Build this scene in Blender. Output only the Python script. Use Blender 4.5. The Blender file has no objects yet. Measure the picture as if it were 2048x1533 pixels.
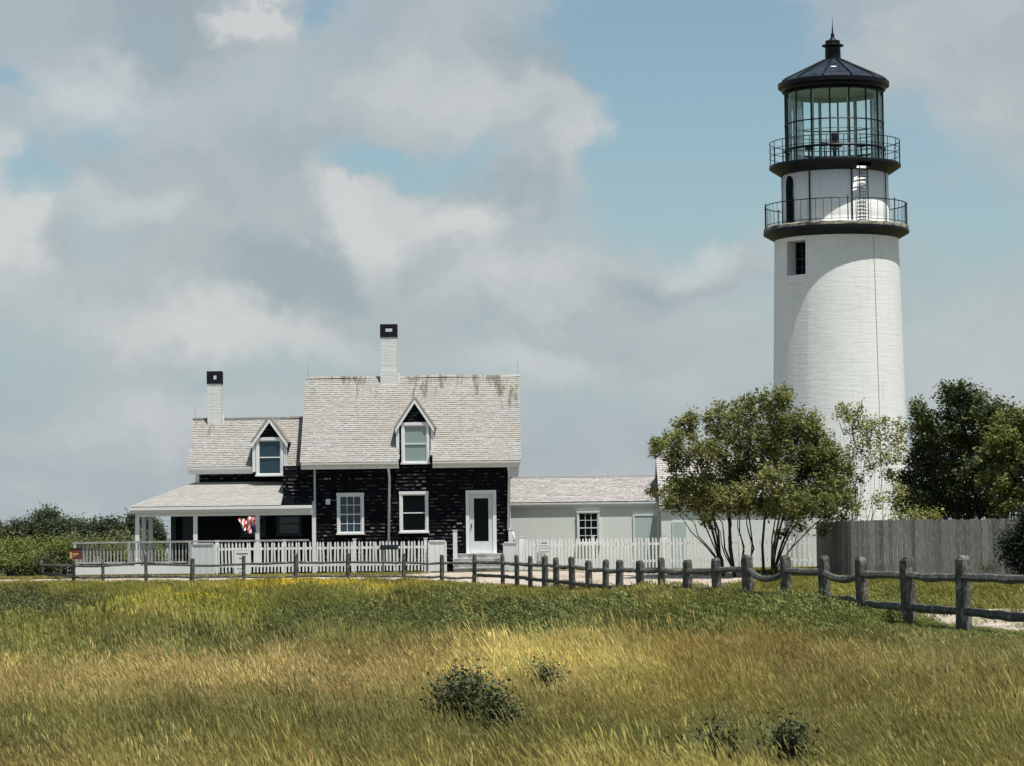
import bpy, math, random
import numpy as np
from mathutils import Vector, Matrix, noise
R = math.radians
random.seed(7); rng = np.random.default_rng(11)
S = bpy.context.scene
COL = S.collection
# ------------------------------------------------------------------ camera
CAMZ = 1.75
F = 6000.0
PITCH, ROLL = 3.27, 0.70
cam_d = bpy.data.cameras.new('camera'); cam = bpy.data.objects.new('camera', cam_d); COL.objects.link(cam)
cam_d.sensor_width = 36.0; cam_d.lens = 36.0*F/2048.0
cam_d.clip_start = 0.5; cam_d.clip_end = 20000
RM = Matrix.Rotation(R(90+PITCH), 3, 'X') @ Matrix.Rotation(R(-ROLL), 3, 'Z')
cam.matrix_world = Matrix.Translation((0, 0, CAMZ)) @ RM.to_4x4()
S.camera = cam
CP = Vector((0, 0, CAMZ))
def ray(px, py): return RM @ Vector((px-1024.0, -(py-766.5), -F))
def at(px, py, Y):
    d = ray(px, py); return CP + d*(Y/d.y)
RMi = RM.transposed()
def proj(x, y, z):
    q = RMi @ (Vector((x, y, z))-CP); k = F/-q.z
    return 1024+q.x*k, 766.5-q.y*k
# ------------------------------------------------------------------ exposure, sun
S.view_settings.view_transform = 'Standard'; S.view_settings.look = 'None'
S.view_settings.exposure = 0.22; S.view_settings.gamma = 1.0
SUN_EL, SUN_AZ = 71.0, 39.0        # azimuth measured from the camera side (-Y) towards +X
sd = Vector((math.cos(R(SUN_EL))*math.sin(R(SUN_AZ)), -math.cos(R(SUN_EL))*math.cos(R(SUN_AZ)), math.sin(R(SUN_EL))))
sl = bpy.data.lights.new('sun', 'SUN'); so = bpy.data.objects.new('sun', sl); COL.objects.link(so)
sl.energy = 5.0; sl.angle = R(0.5); sl.color = (1.0, 0.965, 0.91)
so.rotation_euler = sd.to_track_quat('Z', 'Y').to_euler(); so.location = (0, 0, 60)
# ------------------------------------------------------------------ node helper
class NT:
    def __init__(s, tree): s.t = tree; s.n = tree.nodes; s.l = tree.links
    def new(s, typ, **kw):
        nd = s.n.new(typ)
        for k, v in kw.items(): setattr(nd, k, v)
        return nd
    def put(s, sock, v):
        if isinstance(v, bpy.types.NodeSocket): s.l.new(v, sock)
        elif isinstance(v, bpy.types.Node): s.l.new(v.outputs[0], sock)
        else: sock.default_value = v
    def m(s, op, a, b=None, c=None, clamp=False):
        nd = s.new('ShaderNodeMath', operation=op, use_clamp=clamp)
        s.put(nd.inputs[0], a)
        if b is not None: s.put(nd.inputs[1], b)
        if c is not None: s.put(nd.inputs[2], c)
        return nd.outputs[0]
    def vm(s, op, a, b=None):
        nd = s.new('ShaderNodeVectorMath', operation=op); s.put(nd.inputs[0], a)
        if b is not None: s.put(nd.inputs[1], b)
        return nd.outputs[1] if op in ('LENGTH', 'DOT_PRODUCT', 'DISTANCE') else nd.outputs[0]
    def mix(s, f, a, b, mode='MIX'):
        nd = s.new('ShaderNodeMix', data_type='RGBA', blend_type=mode)
        s.put(nd.inputs[0], f); s.put(nd.inputs[6], a); s.put(nd.inputs[7], b); return nd.outputs[2]
    def rng(s, v, a, b, c=0.0, d=1.0, smooth=False):
        nd = s.new('ShaderNodeMapRange'); nd.interpolation_type = 'SMOOTHSTEP' if smooth else 'LINEAR'
        for i, q in enumerate((v, a, b, c, d)): s.put(nd.inputs[i], q)
        return nd.outputs[0]
    def noise(s, vec, scale, detail=4, rough=.5, color=False):
        nd = s.new('ShaderNodeTexNoise'); s.put(nd.inputs['Vector'], vec)
        nd.inputs['Scale'].default_value = scale; nd.inputs['Detail'].default_value = detail; nd.inputs['Roughness'].default_value = rough
        return nd.outputs[1] if color else nd.outputs[0]
    def xyz(s, v):
        nd = s.new('ShaderNodeSeparateXYZ'); s.put(nd.inputs[0], v); return nd.outputs
    def comb(s, x, y, z):
        nd = s.new('ShaderNodeCombineXYZ')
        for i, q in enumerate((x, y, z)): s.put(nd.inputs[i], q)
        return nd.outputs[0]
def srgb(r, g, b):
    f = lambda c: c/12.92 if c <= .04045 else ((c+.055)/1.055)**2.4
    return (f(r/255), f(g/255), f(b/255), 1)
# ------------------------------------------------------------------ sky
W = bpy.data.worlds.new('World'); S.world = W; W.use_nodes = True
wt = W.node_tree; wt.nodes.clear(); n = NT(wt)
sky = n.new('ShaderNodeTexSky'); sky.sky_type = 'NISHITA'; sky.sun_disc = False
sky.sun_elevation = R(SUN_EL); sky.sun_rotation = R(180-SUN_AZ); sky.air_density = 1.0; sky.dust_density = 0.6; sky.ozone_density = 1.6
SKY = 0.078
tc = n.new('ShaderNodeTexCoord'); dirv = n.vm('NORMALIZE', tc.outputs['Generated'])
dx, dy, dz = n.xyz(dirv)
az = n.m('ARCTAN2', dx, dy); el = n.m('ARCSINE', dz)
K = 6000.0/1000.0      # sky coordinates in thousands of photo pixels
U = n.m('MULTIPLY', az, K); V = n.m('MULTIPLY', el, K)
p0 = n.comb(U, V, 0.0)
warpc = n.noise(n.vm('ADD', p0, (3.1, 5.7, .4)), 3.6, 9, .60, color=True)
warp = n.vm('MULTIPLY', n.vm('SUBTRACT', warpc, (.5, .5, .5)), (.42, .34, 0))
P = n.vm('ADD', p0, warp)
def blobs(lst):
    tot = None
    for (px, py, rx, ry, w) in lst:
        d = ray(px, py).normalized(); cu = math.atan2(d.x, d.y)*K; cv = math.asin(d.z)*K
        q = n.vm('MULTIPLY', n.vm('SUBTRACT', P, (cu, cv, 0)), (1000.0/rx, 1000.0/ry, 0))
        ln = n.vm('LENGTH', q)
        g = n.rng(ln, 1.75, 0.0, 0.0, w*1.15, smooth=True)
        tot = g if tot is None else n.m('ADD', tot, g)
    return tot
cov_b = blobs([(1270,170,150,270,-1.0),(1420,290,170,220,-1.0),(1400,60,230,120,-.9),(830,335,85,55,-1.0),(960,290,60,60,-.5),(1800,330,150,140,-.6),
   (1960,470,110,80,-.5),(110,365,55,60,-.7),(20,130,40,40,-.5),(250,280,70,60,-.35),(590,10,60,40,-.5),
   (900,180,170,110,.5),(1120,290,80,110,.65),(850,450,160,60,.6),(470,50,110,60,.6),(1960,120,180,130,.55),(600,480,300,140,.4),(40,450,90,130,.5),
   (1400,520,190,70,.55),(1000,560,250,60,.5),(400,660,220,60,.35),(60,740,160,80,-.45),(560,740,240,40,-.3),(1180,820,260,90,-.4),(1920,600,130,120,-.3),(120,900,200,120,-.25)])
fb = n.noise(n.vm('MULTIPLY', p0, (1, 1.5, 1)), 2.2, 7, .55)
cov = n.m('ADD', n.m('ADD', n.m('MULTIPLY', n.m('SUBTRACT', fb, .5), 1.1), cov_b), .45)
cov = n.m('MULTIPLY', n.rng(cov, -.35, .72, 0.0, 1.0, smooth=True), n.rng(el, .42, .24, .12, 1.0, smooth=True))   # clouds thinned above the view to cut ambient light
bri_b = blobs([(500,52,60,34,1.25),(730,450,60,90,.5),(860,435,170,55,.5),(960,440,70,45,.45),(20,430,75,130,.95),(190,190,110,80,.5),(390,655,190,50,.65),(230,430,130,40,.4),
   (1370,480,70,45,.5),(1140,280,60,60,.35),(880,180,160,70,.35),(1050,560,200,60,.3),(1090,720,150,50,.4),(300,820,200,50,.3),(640,720,160,40,.3),(1300,800,200,50,.3),(1930,700,120,90,.3),(120,880,110,40,.3),(1960,160,130,90,.1),
   (330,70,190,70,-.45),(620,540,230,90,-.35),(600,310,120,60,-.3),(1080,100,110,60,-.35),(1000,360,100,50,-.2),(1240,560,110,40,-.35)])
fb2 = n.noise(n.vm('ADD', n.vm('MULTIPLY', P, (1, 1.6, 1)), (7, 2, 1)), 3.0, 10, .62)
bri = n.m('ADD', n.m('ADD', n.m('MULTIPLY', n.m('SUBTRACT', fb2, .5), 1.25), bri_b), .36, clamp=True)
ccol = n.mix(bri, srgb(150, 162, 167), srgb(196, 197, 196))
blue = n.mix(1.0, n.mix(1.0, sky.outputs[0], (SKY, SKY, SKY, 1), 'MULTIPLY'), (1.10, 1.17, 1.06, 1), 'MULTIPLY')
low = n.rng(el, .15, .015, 0, .92, smooth=True)      # pale sea air near the horizon
blue2 = n.mix(low, blue, srgb(150, 164, 174))
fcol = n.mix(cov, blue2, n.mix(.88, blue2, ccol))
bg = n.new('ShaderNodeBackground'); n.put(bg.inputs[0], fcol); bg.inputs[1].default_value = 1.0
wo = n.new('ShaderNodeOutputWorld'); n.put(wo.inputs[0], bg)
# ------------------------------------------------------------------ tags and mesh helpers
def tag(o, label=None, cat=None, group=None, kind=None):
    if label: o['label'] = label
    if cat: o['category'] = cat
    if group: o['group'] = group
    if kind: o['kind'] = kind
    return o
def empty(name, loc):
    o = bpy.data.objects.new(name, None); COL.objects.link(o); o.location = loc; o.empty_display_size = .3; return o
def origin(o):
    v = Vector((0, 0, 0))
    while o is not None: v += o.location; o = o.parent
    return v
class MB:
    def __init__(s): s.v = []; s.f = []; s.a = []
    def add(s, vs, fs, val=None):
        b = len(s.v); s.v += [tuple(q) for q in vs]; s.f += [tuple(i+b for i in f) for f in fs]
        val = random.random() if val is None else val
        s.a += [val]*len(fs); return s
    def hexa(s, p, val=None):   # 8 points: bottom ring 0-3, top ring 4-7
        return s.add(p, [(3,2,1,0),(4,5,6,7),(0,1,5,4),(1,2,6,5),(2,3,7,6),(3,0,4,7)], val)
    def box(s, x0, x1, y0, y1, z0, z1, val=None):
        return s.hexa([(x0,y0,z0),(x1,y0,z0),(x1,y1,z0),(x0,y1,z0),(x0,y0,z1),(x1,y0,z1),(x1,y1,z1),(x0,y1,z1)], val)
    def rbox(s, c, sx, sy, sz, rz=0, val=None):
        ca, sa = math.cos(rz), math.sin(rz); P = []
        for z in (-sz/2, sz/2):
            for (x, y) in ((-sx/2,-sy/2),(sx/2,-sy/2),(sx/2,sy/2),(-sx/2,sy/2)): P.append((c[0]+x*ca-y*sa, c[1]+x*sa+y*ca, c[2]+z))
        return s.hexa(P, val)
    def beam(s, a, b, w, h, val=None, up=(0,0,1)):
        a = Vector(a); b = Vector(b); d = (b-a).normalized(); u = Vector(up); sd_ = d.cross(u).normalized(); u = sd_.cross(d)
        P = []
        for q in (a, b):
            for (i, j) in ((-1,-1),(1,-1),(1,1),(-1,1)): P.append(q+sd_*(i*w/2)+u*(j*h/2))
        return s.add(P, [(0,1,2,3),(7,6,5,4),(0,4,5,1),(1,5,6,2),(2,6,7,3),(3,7,4,0)], val)
    def tube(s, pts, rad, k=8, val=None, cap=True):
        pts = [Vector(p) for p in pts]; rad = [rad]*len(pts) if isinstance(rad, (int, float)) else rad
        P = []; fs = []; ref = Vector((.31, .17, .93)).normalized()
        for i, p in enumerate(pts):
            d = (pts[min(i+1, len(pts)-1)]-pts[max(i-1, 0)])
            d = d.normalized() if d.length > 1e-9 else Vector((0,0,1))
            r0 = ref if abs(d.dot(ref)) < .97 else Vector((1,0,0))
            a = d.cross(r0).normalized(); b = d.cross(a)
            for j in range(k):
                t = 2*math.pi*j/k; P.append(p+(a*math.cos(t)+b*math.sin(t))*rad[i])
        for i in range(len(pts)-1):
            for j in range(k):
                fs.append((i*k+j, i*k+(j+1)%k, (i+1)*k+(j+1)%k, (i+1)*k+j))
        if cap: fs.append(tuple(range(k-1, -1, -1))); fs.append(tuple((len(pts)-1)*k+j for j in range(k)))
        return s.add(P, fs, val)
    def ring(s, c, r, tr, k=64, kk=6, val=None):
        pts = [(c[0]+r*math.sin(2*math.pi*i/k), c[1]-r*math.cos(2*math.pi*i/k), c[2]) for i in range(k)]
        P = []; fs = []
        for i in range(k):
            t = 2*math.pi*i/k
            for j in range(kk):
                q = 2*math.pi*j/kk; rr = r+tr*math.cos(q)
                P.append((c[0]+rr*math.sin(t), c[1]-rr*math.cos(t), c[2]+tr*math.sin(q)))
        for i in range(k):
            for j in range(kk): fs.append((i*kk+j, ((i+1)%k)*kk+j, ((i+1)%k)*kk+(j+1)%kk, i*kk+(j+1)%kk))
        return s.add(P, fs, val)
    def lathe(s, c, prof, k=64, val=None, a0=0.0, close=True):
        P = []; fs = []
        for (r, z) in prof:
            for i in range(k):
                t = a0+2*math.pi*i/k; P.append((c[0]+r*math.sin(t), c[1]-r*math.cos(t), z))
        for q in range(len(prof)-1):
            for i in range(k): fs.append((q*k+i, q*k+(i+1)%k, (q+1)*k+(i+1)%k, (q+1)*k+i))
        if close: fs.append(tuple(range(k))); fs.append(tuple((len(prof)-1)*k+i for i in range(k)))
        return s.add(P, fs, val)
    def build(s, name, mat, parent=None, smooth=False, loc=None):
        me = bpy.data.meshes.new(name)
        o = bpy.data.objects.new(name, me); COL.objects.link(o)
        off = Vector((0,0,0)) if parent is None else origin(parent)
        if loc is not None: o.location = Vector(loc)-off; off = Vector(loc)
        me.from_pydata([(v[0]-off.x, v[1]-off.y, v[2]-off.z) for v in s.v], [], s.f)
        at_ = me.attributes.new('v', 'FLOAT', 'FACE'); at_.data.foreach_set('value', s.a)
        me.materials.append(mat)
        if smooth:
            me.polygons.foreach_set('use_smooth', [len(f) <= 4 for f in s.f])
        if parent is not None: o.parent = parent
        return o
def np_mesh(name, V_, Q_, vals, mat, parent=None, h=None):
    me = bpy.data.meshes.new(name); k = Q_.shape[1]
    me.vertices.add(len(V_)); me.vertices.foreach_set('co', V_.astype(np.float32).ravel())
    me.loops.add(Q_.size); me.loops.foreach_set('vertex_index', Q_.astype(np.int32).ravel())
    me.polygons.add(len(Q_)); me.polygons.foreach_set('loop_start', np.arange(0, Q_.size, k, dtype=np.int32))
    me.update(calc_edges=True)
    a = me.attributes.new('v', 'FLOAT', 'FACE'); a.data.foreach_set('value', vals.astype(np.float32))
    if h is not None:
        a = me.attributes.new('h', 'FLOAT', 'POINT'); a.data.foreach_set('value', h.astype(np.float32))
    me.materials.append(mat)
    o = bpy.data.objects.new(name, me)
    if parent is not None: o.parent = parent
    return o
def rep(src, parent, delta):
    c = src.copy(); COL.objects.link(c); c.parent = parent; c.location = Vector(src.location)+Vector(delta); return c
# ------------------------------------------------------------------ materials
def pmat(name, col=(.5,.5,.5,1), rough=.6, spec=.4, metal=0.0):
    m = bpy.data.materials.new(name); m.use_nodes = True; nn = NT(m.node_tree)
    b = nn.n['Principled BSDF']; b.inputs['Base Color'].default_value = col; b.inputs['Roughness'].default_value = rough
    b.inputs['Metallic'].default_value = metal
    b.inputs['Specular IOR Level'].default_value = spec
    return m, nn, b
def attr(nn, name, typ='GEOMETRY'):
    a = nn.new('ShaderNodeAttribute'); a.attribute_name = name; a.attribute_type = typ; return a
def pos(nn): return nn.new('ShaderNodeNewGeometry').outputs['Position']
def bump(nn, b, h, strength=.3, dist=.02):
    bp = nn.new('ShaderNodeBump'); bp.inputs['Strength'].default_value = strength; bp.inputs['Distance'].default_value = dist
    nn.put(bp.inputs['Height'], h); nn.put(b.inputs['Normal'], bp.outputs[0])
def paint(name, col, dirt, amt=.35, scale=1.2, rough=.55):
    m, nn, b = pmat(name, col, rough, .3); p = pos(nn)
    st = nn.noise(nn.vm('MULTIPLY', p, (3, 3, .7)), scale*2, 6, .65)
    f = nn.rng(st, .48, .78, 0, amt, True)
    v = attr(nn, 'v').outputs['Fac']
    c = nn.mix(f, col, dirt); c = nn.mix(nn.m('MULTIPLY', v, .10), c, dirt)
    nn.put(b.inputs['Base Color'], c); bump(nn, b, nn.noise(p, 30, 4, .6), .15, .01)
    return m
WHITE = paint('white_paint', (.78,.79,.78,1), (.42,.43,.38,1), .30)
WHITE2 = paint('picket_paint', (.80,.81,.79,1), (.45,.45,.38,1), .45, 2.5)
PANEL = paint('grey_white_paint', (.62,.65,.65,1), (.4,.42,.4,1), .4)
WALLW = paint('pale_wall_paint', (.71,.74,.70,1), (.5,.53,.47,1), .30, .6)
def shingle_mat(name, a, b_, c_, moss=0.0, mossc=(.13,.125,.085,1), rough=.9, pw=1.0):
    m, nn, b = pmat(name, a, rough, .15); p = pos(nn)
    v = nn.m('POWER', attr(nn, 'v').outputs['Fac'], pw)
    col = nn.mix(v, a, b_)
    ns = nn.noise(p, .9, 5, .6); col = nn.mix(nn.rng(ns, .4, .7, 0, .6, True), col, c_)
    g = nn.noise(nn.vm('MULTIPLY', p, (14, 3, 3)), 3, 4, .6)
    col = nn.mix(nn.rng(g, .35, .75, 0, .35), col, nn.mix(1.0, col, (.55,.53,.5,1), 'MULTIPLY'))
    if moss > 0:
        s1 = nn.noise(nn.vm('MULTIPLY', p, (2.4, .35, .35)), 1.6, 7, .72)
        s2 = nn.noise(nn.vm('ADD', p, (4.0, 0, 9.0)), .45, 3, .5)
        x_, y_, z_ = nn.xyz(p)
        hi = nn.rng(z_, 5.6, 8.6, -.09, .07)
        f = nn.rng(nn.m('ADD', nn.m('ADD', nn.m('MULTIPLY', s1, .62), nn.m('MULTIPLY', s2, .38)), hi), .545, .63, 0, moss, True)
        col = nn.mix(f, col, mossc)
    nn.put(b.inputs['Base Color'], col)
    bump(nn, b, g, .4, .01)
    return m
ROOF = shingle_mat('silvered_cedar_roof', (.29,.28,.26,1), (.44,.43,.405,1), (.38,.345,.295,1), .8)
ROOFP = shingle_mat('porch_roof_shingles', (.33,.32,.29,1), (.44,.43,.40,1), (.37,.36,.32,1), 0)
ROOFB = shingle_mat('pale_pink_roof_shingles', (.38,.36,.34,1), (.54,.515,.49,1), (.46,.44,.415,1), 0)
WALLD = shingle_mat('weathered_dark_wall_shingles', (.004,.0055,.008,1), (.23,.23,.21,1), (.006,.007,.009,1), 0, pw=4.2)
BLACKM, _, _ = pmat('black_metal', (.0045,.007,.011,1), .45, .22)
ROOFM, nn, b = pmat('dark_iron_roof', (.03,.038,.05,1), .38, .35)
nn.put(b.inputs['Base Color'], nn.mix(nn.rng(nn.noise(pos(nn), 2.5, 5, .6), .4, .7), (.010,.016,.026,1), (.035,.045,.055,1)))
DARK, _, _ = pmat('dark_interior', (.006,.008,.010,1), .9, .1)
SOOT, _, _ = pmat('soot_black_brick', (.010,.012,.016,1), .85, .2)
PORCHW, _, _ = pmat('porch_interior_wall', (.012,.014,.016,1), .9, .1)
DIMTRIM, _, _ = pmat('dark_shaded_trim', (.05,.07,.075,1), .6, .2)  # white-ish porch trim with its shade put into the colour; also dark muntins
def glassmat(name, base, rough=.04, spec=.45):
    m, nn, b = pmat(name, base, rough, spec)
    bump(nn, b, nn.noise(pos(nn), 1.7, 2, .5), .08, .05); return m
PANE = glassmat('window_glass_blue', (.02,.05,.075,1)); PANED = glassmat('window_glass_dark', (.002,.003,.005,1), .05, .12)
PANES = glassmat('window_glass_with_blind', (.26,.33,.31,1), .2)
# brick chimney and tower: brick relief wrapped in real metres
def brick_paint(name, col, mortar, kind, cx=0, cy=0, bs=.4, dirt=None):
    m, nn, b = pmat(name, col, .6, .25); p = pos(nn); x_, y_, z_ = nn.xyz(p)
    if kind == 'round':
        a = nn.m('MULTIPLY', nn.m('ARCTAN2', nn.m('SUBTRACT', x_, cx), nn.m('SUBTRACT', cy, y_)), 2.6)
    else: a = nn.m('ADD', x_, y_)
    vec = nn.comb(a, z_, 0.0)
    vec2 = nn.vm('ADD', vec, nn.vm('MULTIPLY', nn.noise(vec, 5, 3, .5, True), (.03, .03, 0)))
    bt = nn.new('ShaderNodeTexBrick'); nn.put(bt.inputs['Vector'], vec2); bt.inputs['Scale'].default_value = 1.0
    bt.inputs['Brick Width'].default_value = .22; bt.inputs['Row Height'].default_value = .07; bt.inputs['Mortar Size'].default_value = .009
    bt.inputs['Mortar Smooth'].default_value = .6
    bt.inputs['Color1'].default_value = col; bt.inputs['Color2'].default_value = tuple(c*.94 for c in col[:3])+(1,); bt.inputs['Mortar'].default_value = mortar
    c = bt.outputs[0]
    ns = nn.noise(nn.vm('MULTIPLY', vec, (6, .45, 1)), .9, 6, .65)
    if dirt: c = nn.mix(nn.rng(ns, .50, .80, 0, .45, True), c, dirt)
    if kind == 'round':
        rs = nn.noise(nn.vm('MULTIPLY', vec, (5, .16, 1)), 1.7, 7, .7); c = nn.mix(nn.rng(rs, .58, .74, 0, .38, True), c, (.50,.46,.37,1)); c = nn.mix(nn.rng(nn.noise(vec, .7, 6, .65), .5, .68, 0, .3, True), c, (.66,.69,.64,1))
    nn.put(b.inputs['Base Color'], c)
    wav = nn.noise(nn.vm('MULTIPLY', vec, (1.2, 9, 1)), 1.0, 5, .6)
    h = nn.m('ADD', nn.m('MULTIPLY', bt.outputs[1], -.35), nn.m('ADD', nn.m('MULTIPLY', wav, 1.6), nn.m('MULTIPLY', nn.noise(vec, 14, 4, .6), .5)))
    bump(nn, b, h, bs, .03); return m
# ------------------------------------------------------------------ terrain
GY = [-400, 10, 15, 20, 30, 40, 60, 75, 90, 96, 101, 106, 125, 200, 1000, 6000]
GZ = [-.6, -.30, -.15, 0, .33, .52, .60, .60, .66, .80, 1.04, 1.16, 1.16, 1.0, -3, -40]
def gz(x, y):
    z = float(np.interp(y, GY, GZ))
    return z + .05*math.sin(x*.23+y*.11)*min(1, max(0, (100-y)/20)) + .04*math.sin(x*.61-y*.2)*min(1, max(0, (100-y)/20))
def gzn(x, y):
    k = np.clip((100-y)/20, 0, 1)
    return np.interp(y, GY, GZ) + .05*np.sin(x*.23+y*.11)*k + .04*np.sin(x*.61-y*.2)*k
xs = np.unique(np.concatenate([np.linspace(-6000, -60, 12), np.linspace(-60, 60, 121), np.linspace(60, 6000, 12)]))
ys = np.unique(np.concatenate([np.linspace(-400, 10, 10), np.linspace(10, 140, 131), np.linspace(140, 300, 20), np.linspace(300, 6000, 20)]))
XX, YY = np.meshgrid(xs, ys); ZZ = gzn(XX, YY)
Vg = np.stack([XX.ravel(), YY.ravel(), ZZ.ravel()], 1); nx, ny = len(xs), len(ys)
ii, jj = np.meshgrid(np.arange(nx-1), np.arange(ny-1)); b0 = (jj*nx+ii).ravel()
Qg = np.stack([b0, b0+1, b0+nx+1, b0+nx], 1)
GROUND, nn, b = pmat('meadow_soil', (.08,.075,.03,1), .95, .1); p = pos(nn)
c = nn.mix(nn.rng(nn.noise(p, .35, 6, .6), .35, .65), (.055,.06,.022,1), (.12,.10,.045,1))
c = nn.mix(nn.rng(nn.noise(p, 9, 5, .7), .4, .7), c, (.16,.14,.06,1)); nn.put(b.inputs['Base Color'], c); bump(nn, b, nn.noise(p, 12, 5, .7), .8, .05)
g = np_mesh('ground', Vg, Qg, np.zeros(len(Qg)), GROUND); COL.objects.link(g); tag(g, 'sandy soil and short grass under the meadow and the buildings', 'ground', kind='structure')
# fence line (photo column, distance of each post)
FP = [(1925,42.0),(1816,45.0),(1723,48.3),(1648,51.5),(1571,55),(1496,58.5),(1433,62),(1374,65.5),(1323,69),(1281,72.5),(1238,76),(1210,79),(1177,82),(1144,84.6),(1112,87),(1089,89.2),(1060,91.3),(1034,93.4),(1005,95.4),(948,96.6),(883,97.2),(807,97.6),(695,98),(591,98.3),(487,98.6),(384,98.9),(292,99.2),(206,99.6),(147,100)]
FXY = []
for (px, Y) in FP: q = at(px, 1140, Y); FXY.append((q.x, Y))
near = at(2075, 1140, 39.0); FXY.insert(0, (near.x, 39.0))
def inpoly(x, y, P):
    r = np.zeros(x.shape, bool); j = len(P)-1
    for i in range(len(P)):
        xi, yi = P[i]; xj, yj = P[j]
        m_ = ((yi > y) != (yj > y)) & (x < (xj-xi)*(y-yi)/((yj-yi)+1e-12)+xi); r ^= m_; j = i
    return r
PATHP = [(x+.35, y+.5) for (x, y) in FXY[:19]] + [(-2.2,97.6),(-4,98.9),(-9,99.2),(-14,99.9),(-17.5,100.6),(-19.5,101.5),(-19.5,103.2),(-14,103.0),(-9,101.8),(-4.2,101.8),(-3.2,104.6),(3.0,105.4),(7.4,104.6),(7.8,97),(6.0,88),(5.6,78),(6.4,68),(7.0,60),(7.6,55),(10,53.5),(16,53),(16,42),(8.2,39)]
def dens(x, y): return .35*np.sin(x*2.1+1.3*np.sin(y*.9))+.3*np.sin(y*1.7+x*.6)
xs2 = np.arange(-21, 17, .25); ys2 = np.arange(38, 107, .25)
XX, YY = np.meshgrid(xs2, ys2); nx, ny = len(xs2), len(ys2)
V2 = np.stack([XX.ravel(), YY.ravel(), gzn(XX, YY).ravel()+.012], 1)
ii, jj = np.meshgrid(np.arange(nx-1), np.arange(ny-1)); b0 = (jj*nx+ii).ravel()
cxx = XX.ravel()[b0]+.125; cyy = YY.ravel()[b0]+.125
ok = inpoly(cxx+.25*dens(cxx, cyy), cyy+.25*dens(cyy, cxx), PATHP)
Q2 = np.stack([b0, b0+1, b0+nx+1, b0+nx], 1)[ok]
used, inv = np.unique(Q2, return_inverse=True)
SAND, nn, b = pmat('pale_sand', (.5,.44,.38,1), .95, .1); p = pos(nn)
c = nn.mix(nn.rng(nn.noise(p, 1.3, 6, .65), .35, .7), (.50,.43,.37,1), (.34,.28,.21,1)); c = nn.mix(nn.rng(nn.noise(p, 22, 4, .7), .5, .75), c, (.25,.21,.16,1))
nn.put(b.inputs['Base Color'], c); bump(nn, b, nn.noise(p, 15, 5, .7), .5, .03)
pth = np_mesh('path', V2[used], inv.reshape(Q2.shape), np.zeros(len(Q2)), SAND); COL.objects.link(pth)
tag(pth, 'pale sandy footpath behind the split-rail fence', 'path', kind='structure')
# ------------------------------------------------------------------ shingled surfaces
HOLES = []
def shingles(mb, O, U_, V_, N_, width, height, course, w0=.10, w1=.20, th=.014, span=None, keep=None, lift=.004, jit=.008, dark=None):
    """courses of separate shingles laid from the eave (v=0) up to v=height"""
    O, U_, V_, N_ = map(Vector, (O, U_, V_, N_)); v = 0.0
    while v < height-.01:
        vt = min(v+course*1.15, height); a, b_ = span(v) if span else (0.0, width)
        u = a-random.random()*w0
        cv = random.random()
        while u < b_:
            w = random.uniform(w0, w1); ua, ub = max(u, a), min(u+w-.006, b_)
            if ub-ua > .012 and (keep is None or keep((ua+ub)/2, v+course/2)):
                cq = O+U_*((ua+ub)/2)+V_*(v+course*.5)
                if abs(N_.y) > .9 and any(h0-.02 < cq.x < h1+.02 and h2-.04 < cq.z < h3 for (h0, h1, h2, h3) in HOLES): u += w; continue
                t = th*random.uniform(.7, 1.35); vb = v-random.uniform(0, jit)
                P_ = [O+U_*ua+V_*vb+N_*lift, O+U_*ub+V_*vb+N_*lift, O+U_*ub+V_*vt+N_*lift, O+U_*ua+V_*vt+N_*lift,
                      O+U_*ua+V_*vb+N_*(lift+t), O+U_*ub+V_*vb+N_*(lift+t), O+U_*ub+V_*vt+N_*(lift+.002), O+U_*ua+V_*vt+N_*(lift+.002)]
                val = random.random()
                if course in (.128, .12) and th >= .016 and abs(N_.z) < .3:      # wall shingle with a worn butt, paled to imitate sunlit edges
                    P_ += [P_[4].lerp(P_[7], .34), P_[5].lerp(P_[6], .34)]; worn_lit = random.random() < .42
                    if worn_lit: c5 = N_*random.uniform(.012, .034); P_[4] = P_[4]+c5; P_[5] = P_[5]+c5*random.uniform(.6, 1.2)
                    mb.add(P_[:], [(4,5,9,8),(0,1,5,4)], (.5+.4*random.random()) if worn_lit else .3*val)
                    mb.add(P_[:], [(8,9,6,7),(1,2,6,5),(3,0,4,7)], .35*val); u += w; continue
                mb.add(P_, [(4,5,6,7),(0,1,5,4),(1,2,6,5),(3,0,4,7)], min(1, .2+.42*val+.38*cv))
            u += w
        v += course
def sheet(mb, P_, th=.02, val=0.0):   # thin slab under given quad, extruded along -normal
    P_ = [Vector(q) for q in P_]; nrm = (P_[1]-P_[0]).cross(P_[-1]-P_[0]).normalized(); k = len(P_)
    vs = P_+[q-nrm*th for q in P_]
    fs = [tuple(range(k)), tuple(range(2*k-1, k-1, -1))]+[(i, i+k, (i+1)%k+k, (i+1)%k) for i in range(k)]
    mb.add(vs, fs, val)
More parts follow.
